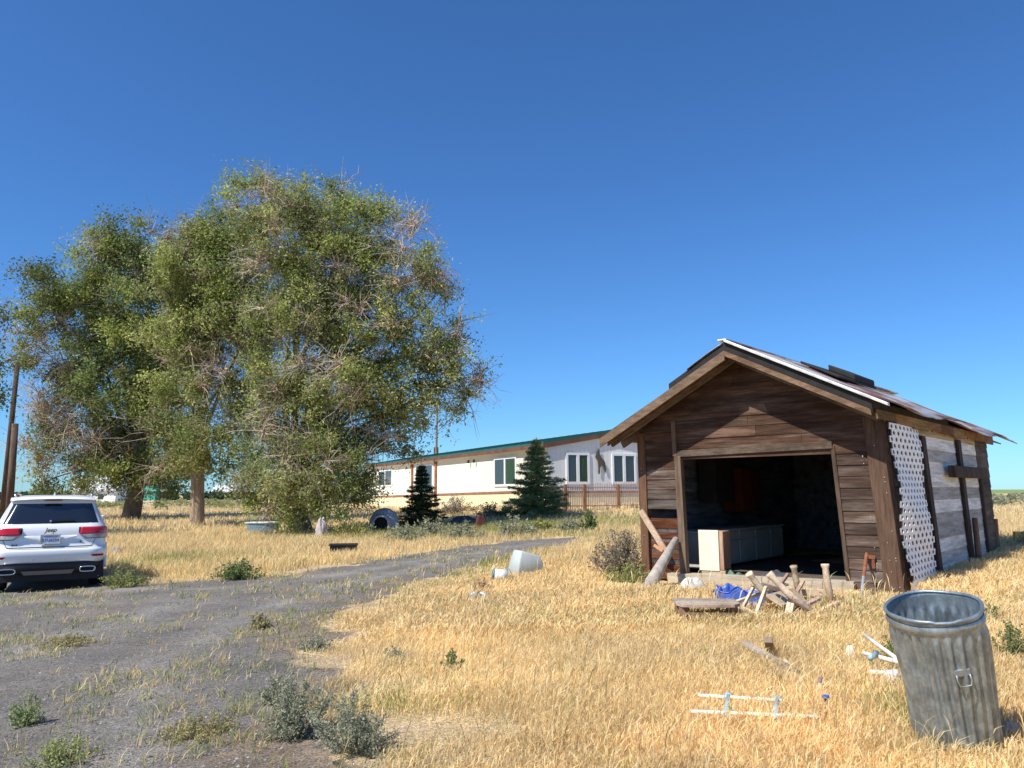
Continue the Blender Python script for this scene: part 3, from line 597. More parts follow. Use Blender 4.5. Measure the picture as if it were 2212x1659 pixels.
# side walls and back
def sidewall(name, x, inner):
    mb = MB(); z = 0.; s = 1 if not inner else -1
    return mb
mb = MB(); md = MB()
z = -.05; i = 0
while z < 2.55:
    z1 = min(z + .205, 2.62)
    for (v0, v1, tgt) in ((.2, 1.75, md), (1.75, 5.85, mb), (5.85, Ld, md)):
        t = random.choice((random.uniform(.85, 1.1), random.uniform(.5, .75), 1.05))
        if z > 2.3 and tgt is mb: tn = (.8 * t, .62 * t, .38 * t)
        else: tn = (t, t, t * .98)
        f = Wd + .024
        tgt.hexa([Vector((f + .006, v0, z + .004)), Vector((f + .006, v1, z + .004 + random.uniform(-.004, .004))), Vector((f - .008, v1, z1 + .018)), Vector((f - .008, v0, z1 + .018))], (-.028, 0, 0), tn)
    z = z1; i += 1
mb.build('side_wall', M_side, SH, warp=warp); md.build('side_wall', M_sided, SH, warp=warp)
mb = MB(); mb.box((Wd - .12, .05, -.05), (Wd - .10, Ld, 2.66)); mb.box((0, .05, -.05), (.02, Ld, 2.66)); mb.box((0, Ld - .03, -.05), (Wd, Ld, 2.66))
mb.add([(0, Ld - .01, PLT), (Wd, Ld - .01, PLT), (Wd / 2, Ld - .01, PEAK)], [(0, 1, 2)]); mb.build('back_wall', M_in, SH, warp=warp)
mb = MB(); z = 0.
while z < 2.6:
    mb.hexa([Vector((-.02, .1, z)), Vector((-.02, Ld, z)), Vector((-.008, Ld, z + .2)), Vector((-.008, .1, z + .2))], (.02, 0, 0), jit((1.3, 1.3, 1.3), .2)); z += .19
mb.build('side_wall', M_sided, SH, warp=warp)
M_dpost = wood('dark_post', (.055, .04, .032), (.08, .06, .05), 'z')
for v, wd_, z0, z1 in ((1.75, .2, -.05, 2.4), (4.15, .24, -.05, 2.45), (5.8, .1, -.05, 1.75)):
    mb = MB(); mb.box((Wd + .036, v, z0), (Wd + .085, v + wd_, z1)); mb.build('side_batten', M_dpost, SH, warp=warp, bevel=.006)
mb = MB(); mb.box((Wd + .09, 3.1, 1.76), (Wd + .2, 5.75, 1.96)); mb.build('side_rail', M_dpost, SH, warp=warp, bevel=.012)
mb = MB(); mb.tube([(Wd + .16, 4.25, -.05), (Wd + .14, 4.32, .6), (Wd + .13, 4.35, 1.05)], [.055, .05, .045], 7, (1.8, 1.7, 1.6)); mb.build('side_prop', M_post, SH)
mb = MB(); mb.box((Wd - .05, Ld + .002, -.05), (Wd + .06, Ld + .07, .95), (2.6, 2.3, 2.1)); mb.build('back_post', M_post, SH)
# roof: rafters, boards, felt, tin
FO, BO, LO, RO_ = .58, 1.6, .42, .07
def slab(mb, u0, u1, v0, v1, dz0, dz1, tint=(1, 1, 1), nu=1, nv=1, wob=0.):
    """piece of one roof slope between heights dz0..dz1 above the rafter line"""
    def zl(u, v): return PEAK - SLP * abs(u - Wd / 2) + wob * math.sin(v * 3 + u * 2) - .05 * max(0, v - Ld) * (u > Wd / 2)
    q0 = [(u0, v0), (u1, v0), (u1, v1), (u0, v1)]
    vs = [Vector((u, v, zl(u, v) + dz0)) for u, v in q0] + [Vector((u, v, zl(u, v) + dz1)) for u, v in q0]
    mb.add(vs, [(3, 2, 1, 0), (4, 5, 6, 7), (0, 1, 5, 4), (1, 2, 6, 5), (2, 3, 7, 6), (3, 0, 4, 7)], tint)
mb = MB()
c = Wd / 2
for side in (0, 1):
    if side == 0: us = np.linspace(-LO, c, 12)
    else: us = np.linspace(c, Wd + RO_, 11)
    for a, b_ in zip(us[:-1], us[1:]): slab(mb, a + .004, b_ - .004, -FO + random.uniform(-.01, .01), Ld + BO * random.uniform(.9, 1), .03, .055, jit((1, 1, 1), .25))
mb.build('roof_boards', M_roofb, SH, warp=warp)
for v in [-.28] + list(np.linspace(.08, Ld, 9)):
    mb = MB()
    mb.beam((-LO + .02, v, zr(-LO) - .03), (c, v, PEAK - .03), .05, .11, (0, 0, 1)); mb.beam((c, v, PEAK - .03), (Wd + RO_ - .02, v, zr(Wd + RO_) - .03), .05, .11)
    mb.build('rafter', M_barge, SH, warp=warp)
for (a, b_, tn) in ((-LO, c, (1.15, 1.05, .95)), (c, Wd + .06, (1.35, 1.15, .98))):
    mb = MB(); w_ = .15 if a < 0 else .085
    mb.add([Vector((a, -FO - .03, zr(a) + .055)), Vector((b_, -FO - .03, zr(b_) + .055)), Vector((b_, -FO - .03, zr(b_) + .055 - w_)), Vector((a, -FO - .03, zr(a) + .055 - w_)),
            Vector((a, -FO, zr(a) + .055)), Vector((b_, -FO, zr(b_) + .055)), Vector((b_, -FO, zr(b_) + .055 - w_)), Vector((a, -FO, zr(a) + .055 - w_))],
           [(0, 3, 2, 1), (4, 5, 6, 7), (0, 1, 5, 4), (3, 7, 6, 2), (0, 4, 7, 3), (1, 2, 6, 5)], tn)
    mb.build('barge_board', M_barge, SH, warp=warp)
mb = MB(); mb.add([Vector((-LO, -FO + .2, zr(-LO) - .06)), Vector((c, -FO + .2, zr(c) - .06)), Vector((c, -FO + .2, zr(c) + .028)), Vector((-LO, -FO + .2, zr(-LO) + .028)),
    Vector((-LO, -FO + .24, zr(-LO) - .06)), Vector((c, -FO + .24, zr(c) - .06)), Vector((c, -FO + .24, zr(c) + .028)), Vector((-LO, -FO + .24, zr(-LO) + .028))], [(0, 1, 2, 3), (4, 7, 6, 5), (0, 4, 5, 1), (3, 2, 6, 7), (0, 3, 7, 4)], (1.1, .9, .75)); mb.build('inner_barge_board', M_barge, SH, warp=warp)
mb = MB()
slab(mb, .75 + .25, c, -FO - .02, Ld + BO, .06, .16); slab(mb, -LO, 1.0, -FO - .01, Ld + BO, .058, .075)
for k in range(9):
    v0 = -FO - .02 + (Ld + FO) / 9 * k; slab(mb, c, Wd + .08, v0, v0 + (Ld + FO) / 9 - .004, .06, .195 - .015 * (k % 2) if k < 5 else .1)
mb.build('roof_felt', M_felt, SH, warp=warp)
# overlapping corrugated sheets
def tin(u0, u1, v0, v1, dz, lift=0., tn=(1, 1, 1)):
    mb = MB(); n = int((v1 - v0) / .019)
    def fn(a, b2):
        u = u0 + (u1 - u0) * b2; v = v0 + (v1 - v0) * a
        return Vector((u, v + random.uniform(-.004, .004), PEAK - SLP * abs(u - c) + dz + .011 * math.sin(v / .076 * 2 * math.pi) + lift * b2 * b2 * math.sin(v * 1.7 + u0) + .01 * math.sin(u * 5 + v)))
    mb.grid(fn, n, 8, tn); return mb.build('roof_sheet', M_tin, SH, smooth=True, warp=warp, solid=.003)
vv = -FO - .06; k = 0
while vv < Ld + BO - .1:
    v2 = min(vv + .86, Ld + BO); e = Wd + .28 + .08 * math.sin(k * 2.1) ; tin(c + .02, e, vv, v2 + .04, (.222 if vv < 3.2 else .15) + .008 * (k % 2), .04, jit((1, .97, .95), .1)); vv = v2; k += 1
tin(c - .02, 1.35, -FO - .05, Ld + BO, .185, 0)
mb = MB(); slab(mb, c + .03, Wd + .30, -FO - .075, -FO + .01, .200, .245, (1, 1, 1)); mb.build('bright_edge_strip', mat('bright_edge_metal', (.62, .61, .59), rough=.5, metal=.3, var=.3, vscale=6, tint=False), SH, warp=warp, bevel=.006)  # pale strip added so the front edge of the tin looks sunlit
mb = MB(); mb.box((c - .09, -FO - .06, PEAK + .205), (c + .07, Ld + BO, PEAK + .235), (1, 1, 1)); mb.build('ridge_cap', M_tin, SH, warp=warp, bevel=.01)
mb = MB(); slab(mb, c + .35, c + 1.0, 1.6, 3.6, .26, .31); slab(mb, c + .55, c + 1.0, 2.4, 3.5, .31, .42); mb.build('tar_patch', M_felt, SH, warp=warp, bevel=.02)
# eave fascia on the right side, ragged toward the back
mb = MB()
for k in range(9):
    v0 = -.5 + k * .86; mb.box((Wd + .085, v0, zr(Wd) - .1 - .02 * (k % 3)), (Wd + .11, v0 + .85, zr(Wd) + .03), jit((.8, .7, .55), .3))
mb.build('eave_fascia', M_roofb, SH, warp=warp)
# nails / bright spots
mb = MB()
for k in range(26):
    x = random.choice((Wd - .12, Wd - .04, Wd - .3, .06)); mb.lathe([(.0, 0), (.008, 0), (.007, .003), (0, .004)], 6, Matrix.Translation((x, -.062, random.uniform(.2, 2.2))) @ Matrix.Rotation(math.pi / 2, 4, 'X'))
_nh = mb.build('nails', mat('nail_metal', (.5, .46, .42), rough=.4, metal=.5), SH, warp=warp); _nh['kind'] = 'stuff'

# white lattice leaning off the side wall
def lattice():
    o = root('lattice_panel', shw(Wd, .1, 0), math.atan2(SU.y, SU.x), 'wavy white plastic lattice sheet hanging off the right corner of the shed', 'lattice')
    Wl, Hl = 1.55, 2.5
    def S(s, t):      # s across 0..1 (along wall), t up 0..1
        z = .02 + t * 2.48; bow = .052 + .022 * (1 + math.sin(t * 13 + s * 3)); sh_ = -z * .06
        return Vector((bow + sh_, -.02 - .10 * (1 - t) * (1 - s) + s * Wl + .05 * math.sin(t * 11) * (1 - s) + .03 * math.sin(t * 8 + 1) * s, z))
    mb = MB(); nx, nz = 8, 27; cw, ch = 1 / nx, 1 / nz
    def ell(cx, cz, rx, rz, n=10): return [(cx + rx * math.cos(2 * math.pi * k / n), cz + rz * math.sin(2 * math.pi * k / n)) for k in range(n)]
    th = Vector((.012, 0, 0))
    for j in range(nz):
        off = .5 if j % 2 else 0
        for i in range(-1, nx + 1):
            cx = (i + .5 + off) * cw; cz = (j + .5) * ch
            if cx < .04 or cx > .97: continue
            hole = ell(cx, cz, cw * .27, ch * .36, 8); rim = ell(cx, cz, cw * .5, ch * .66, 8)
            x0 = max(0, cx - cw / 2); x1 = min(1, cx + cw / 2)
            sq = []
            for k in range(8):
                a = 2 * math.pi * k / 8; q = max(abs(math.cos(a)), abs(math.sin(a))); sq.append((min(x1, max(x0, cx + cw / 2 * math.cos(a) / q)), cz + ch / 2 * math.sin(a) / q))
            A = [S(*p) for p in hole]; B_ = [S(*p) for p in sq]
            vs = A + B_ + [p + th for p in A] + [p + th for p in B_]; fs = []
            for k in range(8):
                k2 = (k + 1) % 8; fs += [(k, k2, 8 + k2, 8 + k), (16 + k2, 16 + k, 24 + k, 24 + k2), (k2, k, 16 + k, 16 + k2)]
            mb.add(vs, fs)
    mb.build('panel', mat('white_plastic', (.90, .90, .88), rough=.5, var=.05, trans=.0), o)
    return o
lattice()

# contents of the shed (local frame of the shed, as roots placed in the world)
RZ = math.atan2(SU.y, SU.x)
M_cab = mat('old_cabinet_paint', (.50, .49, .43), rough=.7, var=.15, vscale=2, bump=.1)
M_cream = mat('cream_paint', (.78, .72, .56), rough=.7, var=.08, vscale=6, stretch=(4, 4, .5), bump=.2)
def inroot(name, u, v, z, label, cat, rz=0, group=None): return root(name, shw(u, v, z), RZ + rz, label, cat, group)
o = inroot('base_cabinet', .12, .75, .17, 'long grey white kitchen base cabinet along the inner left wall of the shed', 'cabinet')
o.scale = (1, 1, .82)
MB().box((0, 0, .06), (.58, 3.6, .80)).build('carcass', M_cab, o, bevel=.01)
MB().box((-.01, -.03, .80), (.62, 3.65, .84)).build('countertop', M_cab, o, bevel=.006)
for k in range(5): MB().box((.583, .06 + k * .72, .1), (.6, .70 + k * .72, .58)).build('cabinet_door', M_cab, o, bevel=.008)
for k in range(5): MB().box((.583, .06 + k * .72, .62), (.6, .70 + k * .72, .77)).build('drawer', M_cab, o, bevel=.008)
o = inroot('wooden_box', .90, .28, .17, 'sunlit cream painted cupboard with an orange side just inside the doorway', 'cupboard', .12)
MB().box((0, .012, .1), (.40, .36, .72)).build('carcass', wood('orange_wood', (.36, .20, .13), (.46, .31, .21), 'z', fine=.1), o)
MB().box((-.01, -.012, .08), (.33, .01, .74)).build('door', M_cream, o, bevel=.004)
MB().box((.02, .0, -.0), (.42, .33, .09)).build('plinth', wood('pale_ply', (.55, .42, .27), (.4, .28, .17)), o)
o = inroot('wall_cupboard', .1, 2.9, 1.15, 'dull red brown cupboard on the inner left wall of the shed', 'cupboard')
MB().box((0, 0, 0), (.4, .9, .85), (1.5, .8, .6)).build('carcass', wood('redbrown_wood', (.07, .03, .022), (.05, .022, .016), 'z'), o)
MB().box((.402, .03, .03), (.42, .44, .82), (1.5, .8, .6)).build('door', bpy.data.materials['redbrown_wood'], o); MB().box((.402, .46, .03), (.42, .87, .82), (1.5, .8, .6)).build('door', bpy.data.materials['redbrown_wood'], o)
o = inroot('wall_shelf', .03, .4, 1.55, 'narrow brown shelf on brackets high on the inner left wall', 'shelf')
MB().box((0, 0, 0), (.25, .9, .03), (1.8, 1.5, 1.2)).build('board', M_in, o); MB().box((.0, .1, -.2), (.03, .14, 0)).build('bracket', M_in, o)
o = inroot('crate', .1, 1.9, 1.35, 'tall black box hanging above the base cabinet in the shed', 'box'); MB().box((0, 0, 0), (.35, .8, 1.0)).build('body', M_felt, o, bevel=.01)
o = inroot('cloth', 1.45, .35, .17, 'crumpled green cloth heaped beside the cream cupboard', 'cloth')
mb = MB(); mb.grid(lambda a, b: Vector(((a - .5) * .34 + .02 * math.sin(b * 9), (b - .5) * .28, max(0, .08 * math.sin(a * 3.1) * math.sin(b * 3.1) * (1 + .5 * math.sin(a * 14 + b * 5))))), 16, 16); mb.build('folds', mat('green_cloth', (.10, .19, .15), var=.2), o, smooth=True)
for k, (u, v, s, c3, lab, nm) in enumerate(((2.35, .5, .1, (.3, .33, .6), 'small lilac blue scrap on the shed floor behind the legs', 'plastic_bag'), (2.6, .6, .13, (.12, .08, .08), 'brownish lump beside the lilac scrap on the shed floor', 'rag'),
        (3.15, .7, .2, (.1, .09, .1), 'dark grey heap at the right inside the doorway', 'rag'), (3.1, .35, .1, (.3, .28, .24), 'pale crumpled scrap by the right door jamb', 'paper_scrap'), (1.9, .9, .22, (.07, .07, .09), 'dim grey blue heap in the middle of the shed floor', 'rag'))):
    mb = MB(); rr = random.random() * 9; mb.grid(lambda a, b: Vector(((a - .5) * 2 * s, (b - .5) * 1.6 * s, max(0, s * .35 * math.sin(a * 3.14) * math.sin(b * 3.14) * (1 + .5 * math.sin(a * 11 + rr) * math.cos(b * 9 + rr))))), 14, 14)
    tag(mb.build(nm, mat('scrap_%d' % k, c3, var=.2), None, smooth=True, loc=shw(u, v, .172)), lab, 'scrap')

# ------------------------------------------------------------------ things by the shed front
M_gw = wood('grey_driftwood', (.36, .30, .24), (.24, .18, .13), 'x', stretch=(3, 3, 3), c2stretch=(1, 1, 1))
M_lw = wood('pale_lumber', (.56, .47, .36), (.42, .32, .22), 'x', stretch=(3, 3, 3), c2stretch=(1, 1, 1))
def wpt(px, py, v):    # point on the vertical plane parallel to the shed front, v metres before (-) it
    return toplane(px, py, shw(0, v), Vector((SV.x, SV.y, 0)))
def thing1(mb, name, m, label, cat, smooth=False, bevel=0, group=None):
    c0 = Vector((sum(v.x for v in mb.v) / len(mb.v), sum(v.y for v in mb.v) / len(mb.v), min(v.z for v in mb.v)))
    mb.v = [v - c0 for v in mb.v]; return tag(mb.build(name, m, None, smooth, bevel, loc=c0), label, cat, group)
mb = MB(); mb.beam(wpt(1384, 1103, -.12), wpt(1437, 1190, -.16), .10, .035, (SV.x, SV.y, 0), (1.5, 1.35, 1.2)); thing1(mb, 'board', M_gw, 'short pale board propped slantwise on the left shed post', 'board')
a_, b_ = wpt(1460, 1165, -.1), G(1398, 1275); mb = MB(); mb.tube([a_, a_.lerp(b_, .5), b_], [.055, .085, .115], 12); thing1(mb, 'log', mat('grey_log', (.36, .32, .28), var=.4, vscale=6, bump=.5, tint=True), 'thick grey pole leaning against the left of the doorway', 'pole', True)
mb = MB(); mb.beam(wpt(1413, 1178, -.22), wpt(1432, 1190, -.22), .045, .03, (SV.x, SV.y, 0), (1.8, 1.1, .7)); thing1(mb, 'wood_scrap', M_gw, 'stub of orange brown wood where the board meets the pole', 'wood scrap')
# rust post leaning
a_, b_ = wpt(1872, 1196, -.06), G(1858, 1300); o = root('fence_post', b_, 0, 'rusty red and grey iron post leaning on the boards right of the doorway', 'post')
M_rust = mat('red_rust', (.26, .095, .05), var=.3, vscale=15, bump=.3, rough=.9)
md_ = a_.lerp(b_, .5); MB().tube([a_ - b_, md_ - b_], .022, 8).build('upper_half', M_rust, o); MB().tube([md_ - b_, Vector((0, 0, -.05))], .02, 8).build('lower_half', mat('galv_pipe', (.40, .42, .43), rough=.5, metal=.5), o)
MB().beam(a_ - b_ + Vector((-.03, -.02, -.03)), a_ - b_ + Vector((.09, -.05, -.05)), .04, .05).build('hook', M_rust, o)
mb = MB(); mb.beam(a_ - b_ + Vector((.06, -.04, -.05)), a_ - b_ + Vector((.07, -.04, -.2)), .035, .03); mb.build('clamp', M_rust, o)
# white cloth at the left end of the sill
def lump(name, pos, sx, sy, sz, m, label, cat, seed=0, n=16):
    mb = MB(); random.seed(seed)
    ph = [random.random() * 6 for _ in range(4)]
    def f(a, b):
        th = a * 2 * math.pi; fi = b * math.pi / 2; r = 1 + .18 * math.sin(3 * th + ph[0]) * math.cos(2 * fi) + .14 * math.sin(5 * th + ph[1] + fi * 4) + .08 * math.sin(11 * th + ph[2] + fi * 7)
        return Vector((sx * r * math.cos(th) * math.cos(fi), sy * r * math.sin(th) * math.cos(fi), sz * math.sin(fi) * (1 + .28 * math.cos(fi) * math.sin(4 * th + ph[3]) + .12 * math.cos(fi) * math.sin(9 * th + ph[0] + fi * 5)) - .02))
    mb.grid(f, n * 2, n); return tag(mb.build(name, m, None, smooth=True, loc=pos), label, cat)
M_wc = mat('white_cloth', (.58, .57, .52), var=.1, bump=.5, bscale=12)
g = G(1497, 1275); lump('cloth', Vector((g.x, g.y, g.z)), .19, .11, .2, M_wc, 'bunched white cloth at the left foot of the doorway', 'cloth', 3)
g = G(1472, 1292); lump('cloth', Vector((g.x, g.y, g.z)), .10, .08, .10, M_wc, 'small white rag in the grass left of the bunched white cloth', 'cloth', 5)
# blue tub
g = G(1608, 1318); o = root('plastic_tub', (g.x + .08, g.y + .25, g.z), RZ + .1, 'crumpled bright blue plastic tub behind the upturned table legs', 'tub')
M_blue = mat('blue_plastic', (.05, .12, .50), rough=.4, var=.15, vscale=5, spec=.5)
mb = MB()
def tubf(a, b):
    th = a * 2 * math.pi; s = .85 + .15 * b; r = (abs(math.cos(th)) ** 4 + abs(math.sin(th)) ** 4) ** -.25
    k_ = 1 + b * (.07 * math.sin(th * 7) + .05 * math.sin(th * 17 + 1)); return Vector((.35 * s * r * k_ * math.cos(th), .20 * s * r * k_ * math.sin(th) + .02, .0 + b * (.21 + .035 * math.sin(th * 3) + .03 * math.sin(th * 8 + 2))))
mb.grid(tubf, 80, 6); mb.build('wall', M_blue, o, smooth=True, solid=.008)
mb = MB(); mb.tube([tubf(i / 80, 1) for i in range(81)], .009, 6); mb.build('rim', M_blue, o, smooth=True)
# low slab table
g = G(1535, 1352); mp_ = mpp(g); o = root('low_table', (g.x, g.y + .15, g.z), -.1, 'low weathered plank bench with stub legs in front of the blue tub', 'bench')
mb = MB(); Wt, Dt = .70, .50
for k in range(4): mb.hexa([(-Wt / 2 + .06 * (k == 0), -Dt / 2 + k * .125, .21 + .004 * k), (Wt / 2 - .08 * (k == 0), -Dt / 2 + k * .125, .21), (Wt / 2, -Dt / 2 + k * .125 + .122, .21), (-Wt / 2, -Dt / 2 + k * .125 + .122, .212)], (0, 0, .035), jit((1, 1, 1), .15))
mb.build('top', M_gw, o, bevel=.004)
for x_, y_ in ((-.27, -.16), (.26, -.17), (.3, .18), (-.28, .18)):
    MB().tube([(x_, y_, -.05), (x_, y_, .21)], [.05, .055], 8, (.6, .45, .35)).build('leg', M_gw, o)
MB().beam((-.3, -.2, .12), (.28, -.2, .12), .03, .08, tint=(.7, .55, .45)).build('apron', M_gw, o)
# upturned broken table
g = G(1700, 1338); o = root('upturned_table', (g.x, g.y, g.z), 0, 'broken wooden table lying upside down with its turned legs in the air', 'table')
def Q(px, py, dd): return P(px, py, depth(g) + dd) - Vector(g)
for pts_, r_ in (([(1617, 1238, .3), (1640, 1268, .3), (1668, 1300, .25)], .042), ([(1660, 1238, .1), (1700, 1280, 0), (1775, 1338, -.1)], .042),
                 ([(1714, 1222, .9), (1719, 1250, .9), (1726, 1285, .85)], .040), ([(1782, 1218, .75), (1786, 1252, .7), (1797, 1305, .6)], .044)):
    p3 = [Q(*p) for p in pts_]; MB().tube([p3[0], p3[0].lerp(p3[1], .12), p3[0].lerp(p3[1], .3), p3[1], p3[2]], [r_ * 1.1, r_ * 1.15, r_ * .85, r_, r_ * .9], 10, jit((1.1, 1.05, 1), .1)).build('leg', M_lw, o, smooth=True)
mb = MB()
for a3, b3, w_, t_ in (((1722, 1280, .85), (1800, 1280, .7), .035, .075), ((1655, 1268, .2), (1630, 1338, -.1), .035, .045), ((1628, 1268, .35), (1604, 1315, .1), .03, .04), ((1602, 1312, .1), (1685, 1352, -.25), .05, .035), ((1640, 1262, .35), (1720, 1285, .6), .04, .06)):
    mb.beam(Q(*a3), Q(*b3), w_, t_, tint=jit((1.05, 1, .95), .1))
mb.build('rail', M_lw, o, bevel=.004)
for k, (a3, b3, w_, t_) in enumerate((((1590, 1300, .2), (1700, 1262, .7), .05, .03), ((1668, 1345, -.3), (1770, 1292, .3), .06, .03), ((1735, 1255, .9), (1692, 1330, 0), .045, .03), ((1640, 1330, 0), (1745, 1345, -.35), .05, .028), ((1750, 1330, -.2), (1815, 1300, .4), .05, .04), ((1702, 1240, .8), (1660, 1300, .3), .035, .035))):
    mb = MB(); mb.beam(Q(*a3), Q(*b3), w_, t_, tint=jit((1, .95, .9), .25)); thing_ = mb.build('slat', M_gw if k % 2 else M_lw, o, bevel=.003)
mb = MB(); mb.hexa([Q(1655, 1290, .1), Q(1715, 1275, .5), Q(1745, 1305, .4), Q(1690, 1312, 0)], (0, 0, .03), (.9, .85, .8)); mb.build('panel', M_lw, o)
mb = MB(); mb.beam(Q(1712, 1290, .1), Q(1700, 1348, -.2), .085, .07, tint=(1.2, 1.15, 1.1)); mb.build('block', M_lw, o, bevel=.008)
mb = MB(); mb.beam(Q(1733, 1302, .1), Q(1722, 1345, -.15), .06, .05, tint=(.8, .45, .3)); mb.build('block', M_gw, o)
g2 = G(1690, 1312); lump('tyre_scrap', Vector((g2.x, g2.y + .1, g2.z)), .17, .1, .12, M_felt, 'black crumpled rubber scrap under the broken table', 'scrap', 12)
g2 = G(1765, 1300); lump('soil_heap', Vector((g2.x, g2.y + .1, g2.z)), .3, .16, .14, mat('soil', (.42, .26, .15), var=.2), 'mound of tan soil under the right leg of the upturned table', 'soil', 14)
# boards in the grass
def stick(px0, py0, px1, py1, z0, z1, w_, t_, m, name, label, cat, tint=(1, 1, 1), rnd=False, group=None):
    a = G(px0, py0, z0); b = G(px1, py1, z1); mb = MB()
    if rnd: mb.tube([a, b], w_ / 2, 8, tint)
    else: mb.beam(a, b, w_, t_, tint=tint)
    return thing1(mb, name, m, label, cat, rnd, 0 if rnd else .003, group)
stick(1606, 1388, 1722, 1452, .16, .07, .06, .03, M_gw, 'board', 'thin grey board lying slantwise in the dry grass', 'board')
stick(1678, 1425, 1720, 1470, .09, .04, .15, .02, M_lw, 'board', 'wide pale plank end half sunk below the thin grey board', 'board')
stick(1660, 1382, 1664, 1405, .22, .04, .07, .05, M_gw, 'stake', 'short grey stake standing in the grass behind the thin board', 'stake', (.8, .75, .7))
M_pvc = mat('white_pvc', (.74, .70, .60), rough=.5, var=.2, vscale=9, spec=.4); M_tape = mat('blue_grey_tape', (.30, .42, .47), rough=.6, var=.15, vscale=30)
def pipeframe():
    g0 = G(1600, 1530); o = root('pipe_rack', g0, 0, 'white plastic pipes tied like a ladder with blue grey tape, lying in the grass', 'pipes')
    def W(px, py, z=.075): return G(px, py, z) - g0
    for a, b in (((1508, 1502), (1694, 1514)), ((1492, 1537), (1772, 1549))): MB().tube([W(*a), W(*b)], .0135, 8).build('pipe', M_pvc, o, smooth=True)
    for a, b in (((1574, 1500), (1568, 1545)), ((1680, 1506), (1674, 1550))):
        MB().tube([W(*a), W(*b, .065)], .017, 8).build('tape', M_tape, o, smooth=True); MB().tube([W(a[0] - 7, a[1] + 3), W(a[0] + 8, a[1] + 4)], .024, 8).build('tape', M_tape, o, smooth=True)
pipeframe()
g = G(1786, 1545); o = root('valve', (g.x, g.y, g.z), 0, 'bright blue valve handle on a thin stub in the grass', 'valve')
MB().tube([(0, 0, 0), (0, 0, .11)], .010, 8).build('stem', M_felt, o); MB().box((-.022, -.01, .11), (.022, .01, .13)).box((-.01, -.022, .11), (.01, .022, .128)).build('handle', M_blue, o, bevel=.004)
g = G(1773, 1512); o = root('pipe_stub', (g.x, g.y, g.z), 0, 'short upright pipe stub with a dark cap behind the blue valve', 'pipe'); MB().tube([(0, 0, 0), (0, 0, .12)], .010, 8).build('tube', M_pvc, o); MB().tube([(0, 0, .12), (.01, 0, .155)], .014, 8).build('cap', mat('greycap', (.25, .22, .25)), o)
stick(1868, 1372, 1950, 1432, .24, .16, .032, 0, M_pvc, 'plastic_pipe', 'long white pipe slanting down behind the trash can, upper of the two', 'pipe', rnd=True, group='white pipes by the can')
stick(1866, 1411, 1948, 1432, .18, .16, .035, 0, M_pvc, 'plastic_pipe', 'white pipe with blue tape lying level behind the trash can', 'pipe', rnd=True, group='white pipes by the can')
stick(1880, 1422, 1893, 1410, .185, .20, .045, 0, M_tape, 'tape_strip', 'blue green strip of tape wrapped on the level white pipe', 'tape', rnd=True)
stick(1878, 1452, 1932, 1456, .1, .1, .04, 0, M_pvc, 'plastic_pipe', 'faded short white pipe lowest beside the trash can', 'pipe', rnd=True, group='white pipes by the can')
g = G(1930, 1490); lump('plastic_bag', g, .07, .06, .16, mat('dusty_bag', (.55, .53, .5), var=.3, vscale=20), 'crumpled whitish bag against the left of the trash can', 'bag', 8)
g = G(1838, 1432); lump('plastic_scrap', g, .05, .04, .16, mat('faded_scrap', (.72, .60, .45), var=.1), 'faded cream plastic scrap poking from the grass', 'scrap', 9)
g = G(2245 * .968, 1640); lump('paper_scrap', G(2185, 1600), .07, .04, .12, M_wc, 'torn pale paper in the grass right of the trash can', 'paper', 10)

